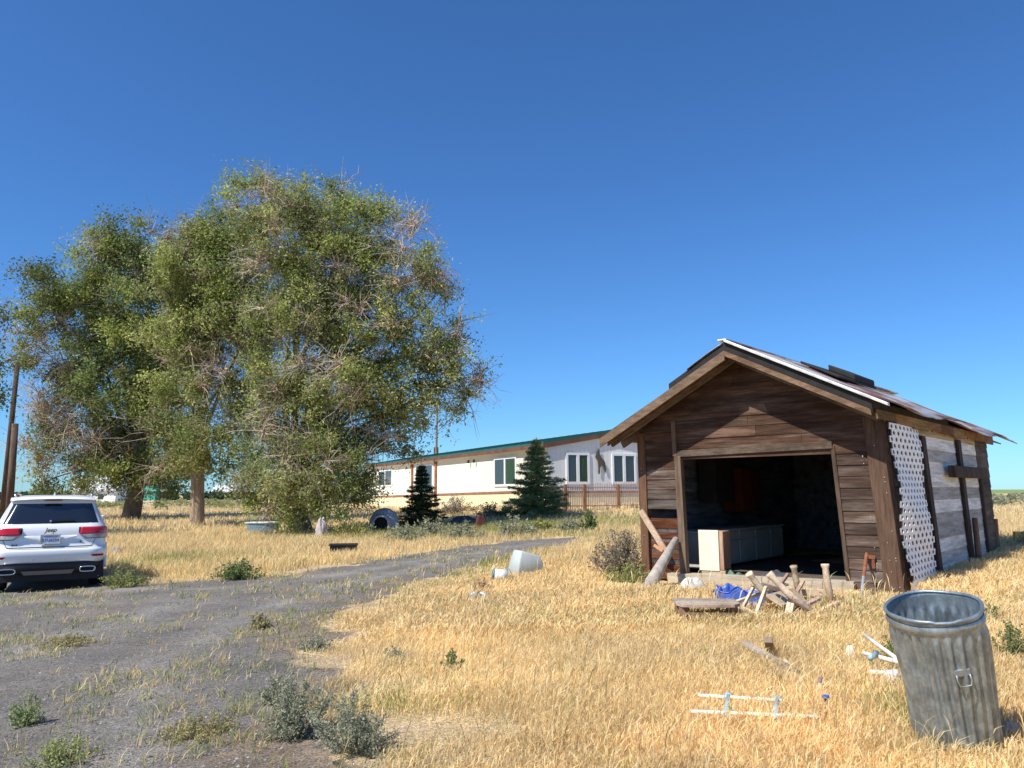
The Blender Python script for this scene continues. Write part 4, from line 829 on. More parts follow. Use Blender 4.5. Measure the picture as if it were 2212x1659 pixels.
# ------------------------------------------------------------------ trash can
def trashcan():
    g = G(2086, 1622); o = root('trash_can', (g.x, g.y + .05, g.z - .02), 0, 'dented galvanized ribbed metal trash can without a lid, tilted in the grass', 'trash can')
    # axis leans toward the camera and a little left
    tocam = Vector((-g.x, -g.y, 0)).normalized(); side = Vector((-tocam.y, tocam.x, 0))
    ax = (Vector((0, 0, 1)) + tocam * .17 + Vector((-1, 0, 0)) * .11).normalized()
    o.rotation_euler = ax.to_track_quat('Z', 'Y').to_euler()
    M_galv = mat('galvanized_steel', (.35, .41, .44), rough=.40, metal=.62, var=.14, vscale=9, stretch=(1, 1, .6), col2=(.23, .275, .30), c2scale=10, c2lo=.4, c2hi=.6, bump=.35, bscale=26, dist=.006, fine=.16, finescale=60)
    H = .86; n = 168
    def wob(z, a):
        t = z / H; return (-.014 * math.exp(-((a - 3.6) ** 2 / .12 + (t - .45) ** 2 / .03)) - .018 * math.exp(-((a - 4.4) ** 2 / .05 + (t - .7) ** 2 / .02)) + .008 * math.sin(a * 2 + t * 3) + .004 * math.sin(a * 5 + t * 9)) * min(1, (t + .05) * 4)
    def rib(r, z, a):
        t = z / H; k = 1 if .07 < t < .86 else 0
        k = max(0, min(1, (t - .05) / .05)) * max(0, min(1, (.9 - t) / .05))
        q = math.cos(26 * a); s = 1.35 * (abs(q) ** .6) * (1 if q > 0 else -1)
        return r + .0095 * s * k + wob(z, a)
    mb = MB(); prof = [(.202 + .050 * (j / 40), H * j / 40) for j in range(41)]
    mb.lathe(prof, n, rf=rib); mb.build('body', M_galv, o, smooth=True, solid=.0025)
    MB().lathe([(0, .02), (.195, .02), (.208, .0)], 48).build('bottom', M_galv, o, smooth=True)
    mb = MB(); pts = [Vector(((.2545 + wob(H, a) + (.003 if 5.4 < a < 6.0 else 0)) * math.cos(a), (.2545 + wob(H, a)) * math.sin(a), H + .004 * math.sin(a * 3) - (.007 if 5.1 < a < 5.5 else 0))) for a in [2 * math.pi * k / 72 for k in range(73)]]
    mb.tube(pts, .0105, 10, cap=False); mb.build('rim', M_galv, o, smooth=True)
    mb = MB(); mb.lathe([(.248, H - .075), (.257, H - .06), (.257, H - .045), (.2515, H - .03)], 72, rf=lambda r, z, a: r + .003 + wob(z, a)); mb.build('hoop', M_galv, o, smooth=True)
    mb = MB(); mb.lathe([(.204, .03), (.216, .018), (.216, .0), (.206, -.008)], 60, rf=lambda r, z, a: r + wob(z, a)); mb.build('base_ring', M_galv, o, smooth=True)
    M_hnd = mat('dull_steel', (.30, .33, .34), rough=.5, metal=.6, var=.2, vscale=20)
    # handle faces the camera, a bit right: find the local azimuth
    inv = (Matrix.Rotation(0, 4, 'Z') @ o.rotation_euler.to_matrix().to_4x4()).inverted(); dl = inv @ (tocam + side * .38); az = math.atan2(dl.y, dl.x)
    Mh = Matrix.Rotation(az, 4, 'Z') @ Matrix.Translation((.236, 0, .56))
    mb = MB(); mb.box((-.006, -.042, -.012), (.014, .042, .026), M=Mh); mb.build('handle_bracket', M_hnd, o, bevel=.004)
    mb = MB(); mb.tube([Mh @ Vector(p) for p in ((.016, -.034, .0), (.022, -.036, -.03), (.026, -.030, -.058), (.028, 0, -.062), (.028, .03, -.058), (.024, .037, -.03), (.016, .035, .0))], .0045, 8); mb.build('handle', M_hnd, o, smooth=True)
trashcan()

# ------------------------------------------------------------------ white tote, bucket, metal
g = G(1135, 1247); s_ = mpp(g); o = root('plastic_tote', (g.x + .02, g.y + .15, g.z - .03), .5, 'upturned translucent white plastic tote in the grass beside the drive', 'tote')
M_tote = mat('milky_plastic', (.74, .80, .80), rough=.35, var=.06, trans=.45, spec=.5)
mb = MB(); A = [(-.34, -.24, 0), (.36, -.24, 0), (.36, .26, 0), (-.34, .26, 0)]; Bt = [(-.19, -.15, .52), (.22, -.16, .40), (.26, .18, .40), (-.17, .18, .52)]
mb.add(A + Bt, [(4, 5, 6, 7), (0, 1, 5, 4), (1, 2, 6, 5), (2, 3, 7, 6), (3, 0, 4, 7)]); mb.build('body', M_tote, o, bevel=.03, solid=.006, smooth=True)
mb = MB(); mb.tube([Vector(p) + Vector((0, 0, .02)) for p in A + [A[0]]], .018, 6); mb.build('rim', M_tote, o)
g = G(1082, 1262); o = root('bucket', (g.x, g.y, g.z + .15), 0, 'white bucket with a blue grey base lying on its side left of the tote', 'bucket'); o.rotation_euler = (0, math.radians(98), .1)
M_wb = mat('white_bucket_plastic', (.82, .84, .80), rough=.4, var=.04)
mb = MB(); mb.lathe([(.0, -.13), (.085, -.13), (.115, .10), (.108, .10), (.08, -.12)], 28); mb.build('body', M_wb, o, smooth=True)
MB().lathe([(0, -.15), (.088, -.15), (.09, -.118), (.086, -.118)], 28).build('base_band', mat('teal_plastic', (.10, .20, .24), rough=.5), o, smooth=True)
MB().tube([(.115 * math.cos(a), .115 * math.sin(a), .1) for a in [k * math.pi / 12 for k in range(25)]], .009, 6).build('rim', bpy.data.materials['teal_plastic'], o)
lump('metal_scrap', G(1034, 1302), .21, .13, .17, mat('crumpled_metal', (.45, .45, .46), rough=.35, metal=.6, var=.3, vscale=14, bump=.8, bscale=15), 'crumpled shiny grey metal sheet in the grass left of the bucket', 'metal scrap', 21)
g = G(1042, 1285); plant('dead_weed', (g.x, g.y, g.z), .26, .18, [(.28, .2, .16), (.35, .27, .2)], 'brown dead weed behind the crumpled metal', 'weed', leaves=500, lsize=.014, stems=26, woody=(.25, .17, .13))

# ------------------------------------------------------------------ yard things beyond the drive
g = G(568, 1152); s_ = mpp(g); o = root('old_bathtub', (g.x, g.y, g.z), -.1, 'faded blue tub resting in the grass under the widest elm', 'tub')
M_ftub = mat('faded_blue_tub', (.16, .26, .32), rough=.5, var=.15); mb = MB()
mb.grid(lambda a, b: Vector((.72 * (.82 + .18 * b) * math.cos(a * 2 * math.pi) * (abs(math.cos(a * 2 * math.pi)) ** 3 + abs(math.sin(a * 2 * math.pi)) ** 3) ** -.33, .38 * (.8 + .2 * b) * math.sin(a * 2 * math.pi), .02 + .42 * b)), 36, 5); mb.build('wall', M_ftub, o, smooth=True, solid=.02)
mb = MB(); mb.tube([Vector((.74 * math.cos(t) * (abs(math.cos(t)) ** 3 + abs(math.sin(t)) ** 3) ** -.33, .39 * math.sin(t), .44)) for t in [k * math.pi / 18 for k in range(37)]], .03, 6); mb.build('rim', mat('pale_rim', (.55, .58, .56)), o, smooth=True)
g = G(826, 1150); o = root('doghouse', (g.x, g.y + .4, g.z), 0, 'grey plastic igloo doghouse with a dark arched doorway', 'doghouse')
M_ig = mat('grey_plastic', (.30, .31, .34), rough=.6, var=.15); mb = MB(); mb.lathe([(.62, 0), (.62, .3), (.57, .55), (.42, .8), (.2, .93), (0.0, .96)], 28); mb.build('dome', M_ig, o, smooth=True)
mb = MB(); pr = [(-.3, 0), (-.3, .4)] + [(.3 * math.cos(t), .4 + .26 * math.sin(t)) for t in [math.pi - k * math.pi / 10 for k in range(11)]] + [(.3, 0)]
mb.tube([Vector((x, -.80, z)) for x, z in pr], .05, 6); mb.grid(lambda a, b: Vector((pr[int(a * (len(pr) - 1))][0] * 1.12, -.8 + .45 * b, pr[int(a * (len(pr) - 1))][1] * 1.1)), len(pr) - 1, 2); mb.build('porch', M_ig, o, smooth=False)
mb = MB(); mb.add([Vector((x, -.66, z)) for x, z in pr], [list(range(len(pr)))]); mb.build('doorway', mat('dark_hollow', (.012, .012, .013)), o)
g = G(742, 1196); o = root('plastic_crate', (g.x, g.y, g.z), .15, 'black plastic crate at the far edge of the driveway', 'crate')
M_blk = mat('black_plastic', (.02, .021, .024), rough=.45, var=.2); mb = MB(); mb.box((-.36, -.2, 0), (.36, .2, .03))
for a in ((-.36, -.2, .36, -.185), (-.36, .185, .36, .2), (-.36, -.185, -.345, .185), (.345, -.185, .36, .185)): mb.box((a[0], a[1], .03), (a[2], a[3], .24))
mb.build('body', M_blk, o, bevel=.01)
mb = MB(); mb.tube([(-.38, -.22, .25), (.38, -.22, .25), (.38, .22, .25), (-.38, .22, .25), (-.38, -.22, .25)], .022, 6); mb.build('rim', M_blk, o); mb = MB()
for k in range(6): mb.box((-.31 + k * .115, -.215, .03), (-.29 + k * .115, -.2, .23))
mb.build('ribs', M_blk, o)
g = G(694, 1162); lump('feed_sack', g, .24, .2, .75, mat('grey_sack', (.42, .38, .36), var=.25, vscale=4), 'slumped grey white sack under the low boughs of the widest elm', 'sack', 31)
g = G(247, 1196); lump('scrap_heap', g, .22, .15, .2, mat('greyblue_scrap', (.25, .25, .3), var=.6, vscale=12), 'small grey blue scrap in the grass right of the parked car', 'scrap', 33)
g = G(1000, 1135); lump('tarp', g, .62, .4, .42, mat('dark_tarp', (.06, .065, .08), var=.4, vscale=4), 'dark blue grey tarp heap in the shade between the spruces', 'tarp', 34)
g = G(1040, 1142); o = root('gas_can', (g.x, g.y - .3, g.z), .3, 'dull red metal can at the right of the dark tarp heap', 'can'); MB().add([(-.28, -.12, 0), (.28, -.12, 0), (.28, .12, 0), (-.28, .12, 0), (-.12, -.09, .55), (.1, -.09, .5), (.1, .09, .5), (-.12, .09, .55)], [(4, 5, 6, 7), (0, 1, 5, 4), (1, 2, 6, 5), (2, 3, 7, 6), (3, 0, 4, 7)]).build('body', mat('dull_red', (.11, .035, .028), var=.3), o, bevel=.03); MB().tube([(0, 0, .5), (0, 0, .6)], .05, 8).build('cap', M_blk, o)

# sage shrubs in the shaded yard in front of the house
for k, (px, py, ht, rd, pal, lab) in enumerate((
    (930, 1160, .7, .8, SAGE, 'grey green brush left of centre in the yard'), (1000, 1168, .6, .7, SAGE, 'sage brush nearest the drive below the dark tarp'), (1110, 1160, .75, .8, SAGE, 'sage brush clump below the larger spruce'),
    (1060, 1120, .8, .9, [(.25, .2, .16), (.32, .26, .2)], 'dry brown brush before the yellow skirting'), (985, 1112, .9, 1.0, [(.25, .2, .16), (.30, .25, .2)], 'brown brush at the foot of the white gate'), (1170, 1150, .5, .6, OLIVE, 'olive weeds right below the larger spruce'),
    (870, 1172, .6, .8, SAGE, 'dusky brush right of the doghouse'), (770, 1160, .6, .8, OLIVE * .8, 'dark weeds between the sack and the doghouse'), (1230, 1150, .5, .6, SAGE, 'pale brush where the drive ends'))):
    g = G(px, py); plant('shrub', (g.x, g.y, h(g.x, g.y)), ht, rd, pal, lab, 'shrub', 'brush in the yard', leaves=1700, lsize=.045, stems=40, woody=(.3, .27, .2))
# ------------------------------------------------------------------ house
EL = EYE
HS = root('mobile_home', (HC.x, HC.y, EL), math.atan2(HE.y, HE.x), 'long cream mobile home with a green metal roof and pale yellow skirting', 'house')
M_sid = mat('cream_siding', (.82, .79, .66), rough=.6, var=.05, vscale=.5, stretch=(1, 1, .2)); M_yel = mat('yellow_skirting', (.75, .67, .43), rough=.7, var=.12, vscale=1.5)
M_hw = mat('gable_siding', (.76, .77, .74), rough=.6, var=.04); M_brn = mat('brown_trim', (.15, .075, .055), rough=.7, var=.3, vscale=2, tint=True)
M_hgr = mat('green_metal_roof', (.03, .13, .10), rough=.4, var=.12, vscale=.6, metal=.2); M_wg = mat('dark_window_glass', (.035, .04, .045), rough=.06, var=0, spec=.8)
M_vin = mat('white_vinyl', (.82, .82, .82), rough=.5, var=.02)
HW_, HL_ = 8.0, 36.; EAV = 2.42; GP = 3.12
mb = MB(); v = 0.
while v < HL_:       # long wall, board and batten
    mb.box((-.02, v + .004, .1 - .012 * v), (0, min(HL_, v + .40) - .004, EAV + .1)); v += .40
mb.build('long_wall', M_sid, HS)
mb = MB(); u = .0
while u < HW_:
    u1 = u + .25; zt = lambda q: EAV + .05 + (GP - EAV) * (1 - abs(q - HW_ / 2) / (HW_ / 2))
    mb.hexa([(u + .008, -.012, -.05), (u1 - .008, -.012, -.05), (u1 - .008, -.012, zt(u1)), (u + .008, -.012, zt(u))], (0, .03, 0)); u = u1
mb.add([(0, 0, -.05), (HW_, 0, -.05), (HW_, 0, EAV + .05), (HW_ / 2, 0, GP + .05), (0, 0, EAV + .05)], [(0, 1, 2, 3, 4)])
mb.build('gable_wall', M_hw, HS)
MB().box((.005, .02, -1.4), (HW_, HL_, EAV)).build('wall_core', M_hw, HS)
mb = MB(); mb.hexa([(-.015, 0, -1.4), (-.015, HL_, -1.4), (-.015, HL_, -.33), (-.015, 0, .1)], (.015, 0, 0)); mb.box((0, -.015, -1.2), (HW_, 0, -.05)); mb.build('skirting', M_yel, HS)
mb = MB(); mb.hexa([(-.06, -.03, .02), (-.06, HL_, -.42), (-.06, HL_, -.28), (-.06, -.03, .14)], (.05, 0, 0), (1.9, 1.9, 1.8)); mb.box((-.05, -.06, -.06), (HW_, -.02, .06), (1.9, 1.9, 1.8)); mb.build('band_trim', M_brn, HS)
mb = MB(); OH, GO = .30, .10; sl = (GP - EAV) / (HW_ / 2)
def hz_(u): return GP + .12 - sl * abs(u - HW_ / 2)
for a, b_ in ((-OH, HW_ / 2), (HW_ / 2, HW_ + OH)):
    q = [(a, -GO), (b_, -GO), (b_, HL_ + .5), (a, HL_ + .5)]; vs = [Vector((u, v, hz_(u))) for u, v in q] + [Vector((u, v, hz_(u) + .16)) for u, v in q]
    mb.add(vs, [(3, 2, 1, 0), (4, 5, 6, 7), (0, 1, 5, 4), (1, 2, 6, 5), (2, 3, 7, 6), (3, 0, 4, 7)])
    for v in np.arange(0, HL_, .9): mb.beam((a, v, hz_(a) + .17), (b_, v, hz_(b_) + .17), .05, .04)
rf_ = mb.build('roof', M_hgr, HS)
mb = MB(); mb.box((-OH - .04, -GO - .02, hz_(-OH) - .16), (-OH, HL_ + .5, hz_(-OH) + .05), (1, 1, 1)); mb.build('fascia', M_brn, HS)
mb = MB()
for a, b_ in ((-OH - .04, HW_ / 2), (HW_ / 2, HW_ + OH)): mb.hexa([(a, -GO - .05, hz_(a) - .18), (b_, -GO - .05, hz_(b_) - .18), (b_, -GO - .05, hz_(b_) + .06), (a, -GO - .05, hz_(a) + .06)], (0, .04, 0), (1, 1, 1))
mb.build('gable_trim', M_brn, HS)
mb = MB(); mb.box((-OH, 0, hz_(-OH) - .1), (0, HL_, hz_(-OH) - .08)); mb.build('soffit', M_hw, HS)
M_curt = mat('green_curtain', (.03, .07, .04), rough=.8, var=.3, vscale=6, stretch=(8, 8, .3))
def hwin(long, c0, wid, z0, z1, curt=False):
    M_ = (Matrix.Translation((-.03, c0, 0)) @ Matrix.Rotation(-math.pi / 2, 4, 'Z')) if long else Matrix.Translation((c0, -.02, 0))
    wn = MB()
    f = .13
    for a in ((-wid / 2 - f, z0 - f, wid / 2 + f, z0), (-wid / 2 - f, z1, wid / 2 + f, z1 + f), (-wid / 2 - f, z0, -wid / 2, z1), (wid / 2, z0, wid / 2 + f, z1), (-.09, z0, .09, z1)): wn.box((a[0], -.05, a[1]), (a[2], .02, a[3]), M=M_)
    wo = wn.build('window', M_vin, HS)
    for s_, (a, b_) in enumerate(((-wid / 2, -.09), (.09, wid / 2))):
        MB().box((a, -.015, z0), (b_, .0, z1), M=M_).build('pane', M_wg, wo)
        if curt and s_ == 1: MB().grid(lambda p, q: M_ @ Vector((a + (b_ - a) * (.1 + .8 * p), -.025 + .008 * math.sin(p * 30), z0 + .02 + (z1 - z0 - .08) * q)), 24, 1).build('curtain', M_curt, wo)
def yat(px):    # house long-wall coordinate seen at column px
    p = toplane(px, 1040, Vector((HC.x, HC.y, 0)), Vector((HE.x, HE.y, 0))); return (Vector((p.x, p.y)) - HC).dot(HD)
def xat(px):
    p = toplane(px, 1040, Vector((HC.x, HC.y, 0)), Vector((HD.x, HD.y, 0))); return (Vector((p.x, p.y)) - HC).dot(HE)
a, b_ = yat(1115), yat(1071); hwin(True, (a + b_) / 2, abs(b_ - a), .48, 1.95, True)
a, b_ = yat(935), yat(900); hwin(True, (a + b_) / 2, abs(b_ - a), .3, 2.0)
a, b_ = yat(847), yat(820); hwin(True, (a + b_) / 2, abs(b_ - a), .7, 1.9)
a, b_ = xat(1227), xat(1269); hwin(False, (a + b_) / 2, b_ - a, .55, 1.98, True)
a, b_ = xat(1326), xat(1370); hwin(False, (a + b_) / 2, b_ - a, .55, 1.98)
for px in (892, 943):
    v = yat(px); MB().box((-.12, v - .16, -.9), (-.062, v + .16, 2.25), (2.0, 1.5, 1.2)).build('porch_post', M_brn, HS)
for px in (1030, 1018):
    v = yat(px); MB().lathe([(0, 2.12), (.07, 2.1), (.09, 1.95), (.05, 1.9), (0, 1.9)], 8, Matrix.Translation((-.2, v, 0))).build('porch_light', M_blk, HS)
# wall ornament: dark metal bird silhouette
u = xat(1296); q = HC + HE * u - HD * .06; o = root('wall_ornament', (q.x, q.y, EL), math.atan2(HE.y, HE.x), 'dark metal silhouette of an animal fixed between the two gable windows', 'ornament')
pl = [(-.28, 2.0), (-.2, 2.12), (-.06, 2.38), (-.02, 2.05), (.1, 1.85), (.3, 1.62), (.38, 1.2), (.30, 1.05), (.22, 1.35), (.05, 1.45), (-.02, 1.3), (-.05, .98), (-.14, .95), (-.13, 1.4), (-.17, 1.7), (-.3, 1.88)]
mb = MB(); n = len(pl); mb.add([Vector((x, 0, z)) for x, z in pl] + [Vector((x, -.03, z)) for x, z in pl], [list(range(n)), list(range(n, 2 * n))[::-1]] + [(i, (i + 1) % n, n + (i + 1) % n, n + i) for i in range(n)]); mb.build('silhouette', mat('dark_iron', (.10, .085, .07), rough=.6), o)
# fence before the gable
M_fp = wood('orange_fence_post', (.34, .15, .075), (.25, .12, .07), 'z'); M_rod = mat('rust_rods', (.33, .23, .20), rough=.7, var=.2)
fa = G(1216, 1094); fb = G(1400, 1092)
fq = toplane(1216, 1060, Vector((HC.x + HD.x * -2.6, HC.y + HD.y * -2.6, 0)), Vector((HD.x, HD.y, 0))); fa = Vector((fq.x, fq.y, 0)); fb = fa + Vector((HE.x, HE.y, 0)) * 7.2
o = root('rod_fence', (fa.x, fa.y, h(fa.x, fa.y)), math.atan2(HE.y, HE.x), 'low fence of thin rusty rods between orange posts before the gable end', 'fence')
for px in (1222, 1262, 1335, 1384):
    p = toplane(px, 1060, fa, Vector((-HE.y, HE.x, 0))); u = (Vector((p.x, p.y)) - Vector((fa.x, fa.y))).dot(HE); MB().box((u - .07, -.06, -.1), (u + .07, .06, 1.38)).build('post', M_fp, o)
def fence_h(u): q = Vector((fa.x, fa.y)) + HE * u; return h(q.x, q.y) - h(fa.x, fa.y)
mb = MB(); u = 0.
while u < 6.6:
    mb.box((u - .011, -.012, fence_h(u) + .02), (u + .011, .012, fence_h(u) + 1.32 + .04 * math.sin(u * 7))); u += .105
mb.build('rods', M_rod, o); MB().box((0, -.02, 1.22), (6.6, .0, 1.26)).box((0, -.02, .3), (6.6, .0, .35)).build('rail', M_rod, o)
# white gate
g1 = G(948, 1098); g2 = G(1006, 1095); o = root('picket_gate', g1, math.atan2(g2.y - g1.y, g2.x - g1.x), 'white slatted gate leaning beside weathered posts at the long wall', 'gate'); L_ = (g2 - g1).length
mb = MB()
for k in range(9): mb.box((L_ * .36 + k * L_ * .072, -.03, .1), (L_ * .36 + k * L_ * .072 + L_ * .045, 0, 1.28 + .05 * math.sin(k * 3)))
mb.build('slats', M_vin, o); MB().box((L_ * .34, .002, .3), (L_ * 1.0, .04, .4)).box((L_ * .34, .002, 1.0), (L_ * 1.0, .04, 1.1)).build('rail', M_vin, o)
for x_ in (.28, 1.02): MB().box((L_ * x_ - .05, -.05, -.1), (L_ * x_ + .05, .05, 1.32)).build('post', M_post, o)
# pale rocks and planters along the fence
M_rock = mat('pink_rock', (.45, .34, .29), var=.3, vscale=4)
for k, (px, py, s_) in enumerate(((1240, 1095, .2), (1300, 1094, .28), (1322, 1096, .22), (1350, 1094, .26), (1372, 1096, .2), (1098, 1098, .26), (1118, 1100, .2), (1040, 1092, .2), (1078, 1097, .18))):
    g = G(px, py); ws = ['first', 'second', 'third', 'fourth', 'fifth']; lab = (ws[k] + ' pale rock from the left along the rod fence') if k < 5 else (ws[k - 5] + ' pale rock of those below the yellow skirting')
    o_ = lump('rock', g, s_, s_ * .7, s_ * .8, M_rock, lab, 'rock', 50 + k, 10); o_['group'] = 'pale rocks round the house'
g = G(1290, 1092); o = root('garden_bench', (g.x, g.y, g.z), .3, 'pale green weathered garden bench behind the rod fence', 'bench')
MB().box((-.6, -.25, .42), (.6, .2, .47)).build('seat', mat('pale_green_paint', (.5, .55, .48)), o); MB().box((-.55, -.2, 0), (-.5, .15, .42)).build('leg', M_blk, o); MB().box((.5, -.2, 0), (.55, .15, .42)).build('leg', M_blk, o)

# poles
M_pole = wood('pole_wood', (.075, .055, .045), (.11, .085, .07), 'z', c2stretch=(3, 3, .4))
b1 = P(4, 1110, 38); t1 = P(38, 783, 38); mb = MB(); b1.z = h(b1.x, b1.y) - .2
o = root('utility_pole', b1, 0, 'taller dark wooden pole at the far left above the car roof', 'pole', 'wooden poles'); MB().tube([Vector((0, 0, 0)), (t1 - b1)], [.14, .11], 12).build('shaft', M_pole, o, smooth=True)
b1 = P(20, 1110, 36); t1 = P(33, 915, 36); b1.z = h(b1.x, b1.y) - .2
o = root('utility_pole', b1, 0, 'shorter greyer wooden pole right beside the tall one at the far left', 'pole', 'wooden poles'); MB().tube([Vector((0, 0, 0)), (t1 - b1)], [.17, .14], 12, (1.4, 1.35, 1.3)).build('shaft', M_pole, o, smooth=True)
b1 = P(942, 990, 75); t1 = P(944, 862, 75); zz = h(b1.x, b1.y); b1.z = zz
o = root('antenna_pole', b1, 0, 'thin tan mast rising behind the green roof', 'mast'); MB().tube([Vector((0, 0, 0)), t1 - b1], [.13, .1], 8).build('mast', mat('tan_mast', (.30, .22, .13)), o)
MB().box((-.22, -.1, (t1 - b1).z * .48), (.22, .1, (t1 - b1).z * .48 + .7)).build('mast_box', M_post, o)
# far buildings
def farb(px0, px1, py0, dist, m, rm, label, name='farm_building', roof=.8):
    a = P(px0, 1066, dist); b2 = P(px1, 1066, dist); zg = h(a.x, a.y); t = P(px0, py0, dist).z; w_ = b2.x - a.x
    o = root(name, (a.x, a.y, zg), 0, label, 'building'); MB().box((0, 0, 0), (w_, w_ * .6, t - zg)).build('wall', m, o)
    mb = MB(); zt = t - zg; mb.add([(-.3, -.4, zt), (w_ + .3, -.4, zt), (w_ + .3, w_ * .3, zt + roof), (-.3, w_ * .3, zt + roof), (-.3, w_ * .6 + .4, zt), (w_ + .3, w_ * .6 + .4, zt)], [(0, 1, 2, 3), (3, 2, 5, 4), (0, 3, 4), (1, 5, 2)]); mb.build('roof', rm, o)
    for k in (.2, .6): MB().box((w_ * k, -.05, zt * .3), (w_ * (k + .12), 0, zt * .7)).build('window', M_wg, o)
farb(155, 250, 1060, 120, M_vin, mat('pale_roof', (.55, .56, .57)), 'distant white building seen under the left elm', roof=2.2)
farb(308, 335, 1061, 170, mat('teal_wall', (.06, .38, .30)), mat('teal_roof', (.08, .45, .36)), 'small distant teal building right of the left elm trunk', roof=1.3)
farb(340, 352, 1064, 190, M_vin, bpy.data.materials['pale_roof'], 'tiny distant white shed right of the teal building', roof=1.0)
farb(460, 505, 1063, 180, M_vin, bpy.data.materials['pale_roof'], 'distant white building right of the pale elm trunk', roof=1.6)
# distant brush and scattered sage on the right (one mass each)
def brush(name, n, x0, x1, y0, y1, ht, pal, s):
    x = RNG.uniform(x0, x1, n); y = RNG.uniform(y0, y1, n); m_ = 120
    ang = RNG.random((n, m_)) * 6.28; r = RNG.random((n, m_)) ** .5 * ht * .8; z = RNG.random((n, m_)) * ht * (1 - (r / ht) ** 2 * .6)
    C = np.stack([x[:, None] + np.cos(ang) * r, y[:, None] + np.sin(ang) * r, hz(x, y)[:, None] + z], -1).reshape(-1, 3)
    V, Fc, T = leafquads(C, s * (.6 + .8 * RNG.random(len(C))), pick(pal, len(C), .2)); tag(npmesh(name, V, Fc, M_leaf, T), kind='stuff')
brush('sagebrush', 380, 28, 130, 55, 110, .8, SAGE * .9, .13)
brush('sagebrush', 260, -110, -18, 60, 115, .7, np.vstack([OLIVE, SAGE]), .12)
brush('treeline', 160, -150, -40, 150, 200, 2.0, np.array([(.07, .1, .05)]), .5)
# golden board and brush beyond the shed
o = root('hay_board', (11.35, 17.7, h(11.35, 17.7)), .5, 'ochre yellow panel standing in the grass beyond the shed corner', 'panel'); MB().add([(0, 0, .0), (3.2, 0, 0), (3.2, 0, .30), (0, 0, .34), (0, .05, 0), (3.2, .05, 0), (3.2, .05, .30), (0, .05, .34)], [(0, 1, 2, 3), (7, 6, 5, 4), (3, 2, 6, 7), (0, 3, 7, 4), (1, 5, 6, 2)]).build('sheet', mat('ochre', (.55, .38, .07), var=.2), o)
plant('dead_shrub', (11.2, 16.9, h(11.2, 16.9)), .5, .45, [(.3, .25, .2), (.36, .3, .22)], 'dry grey bush at the far right corner of the shed', 'shrub', leaves=1500, lsize=.02, stems=40)

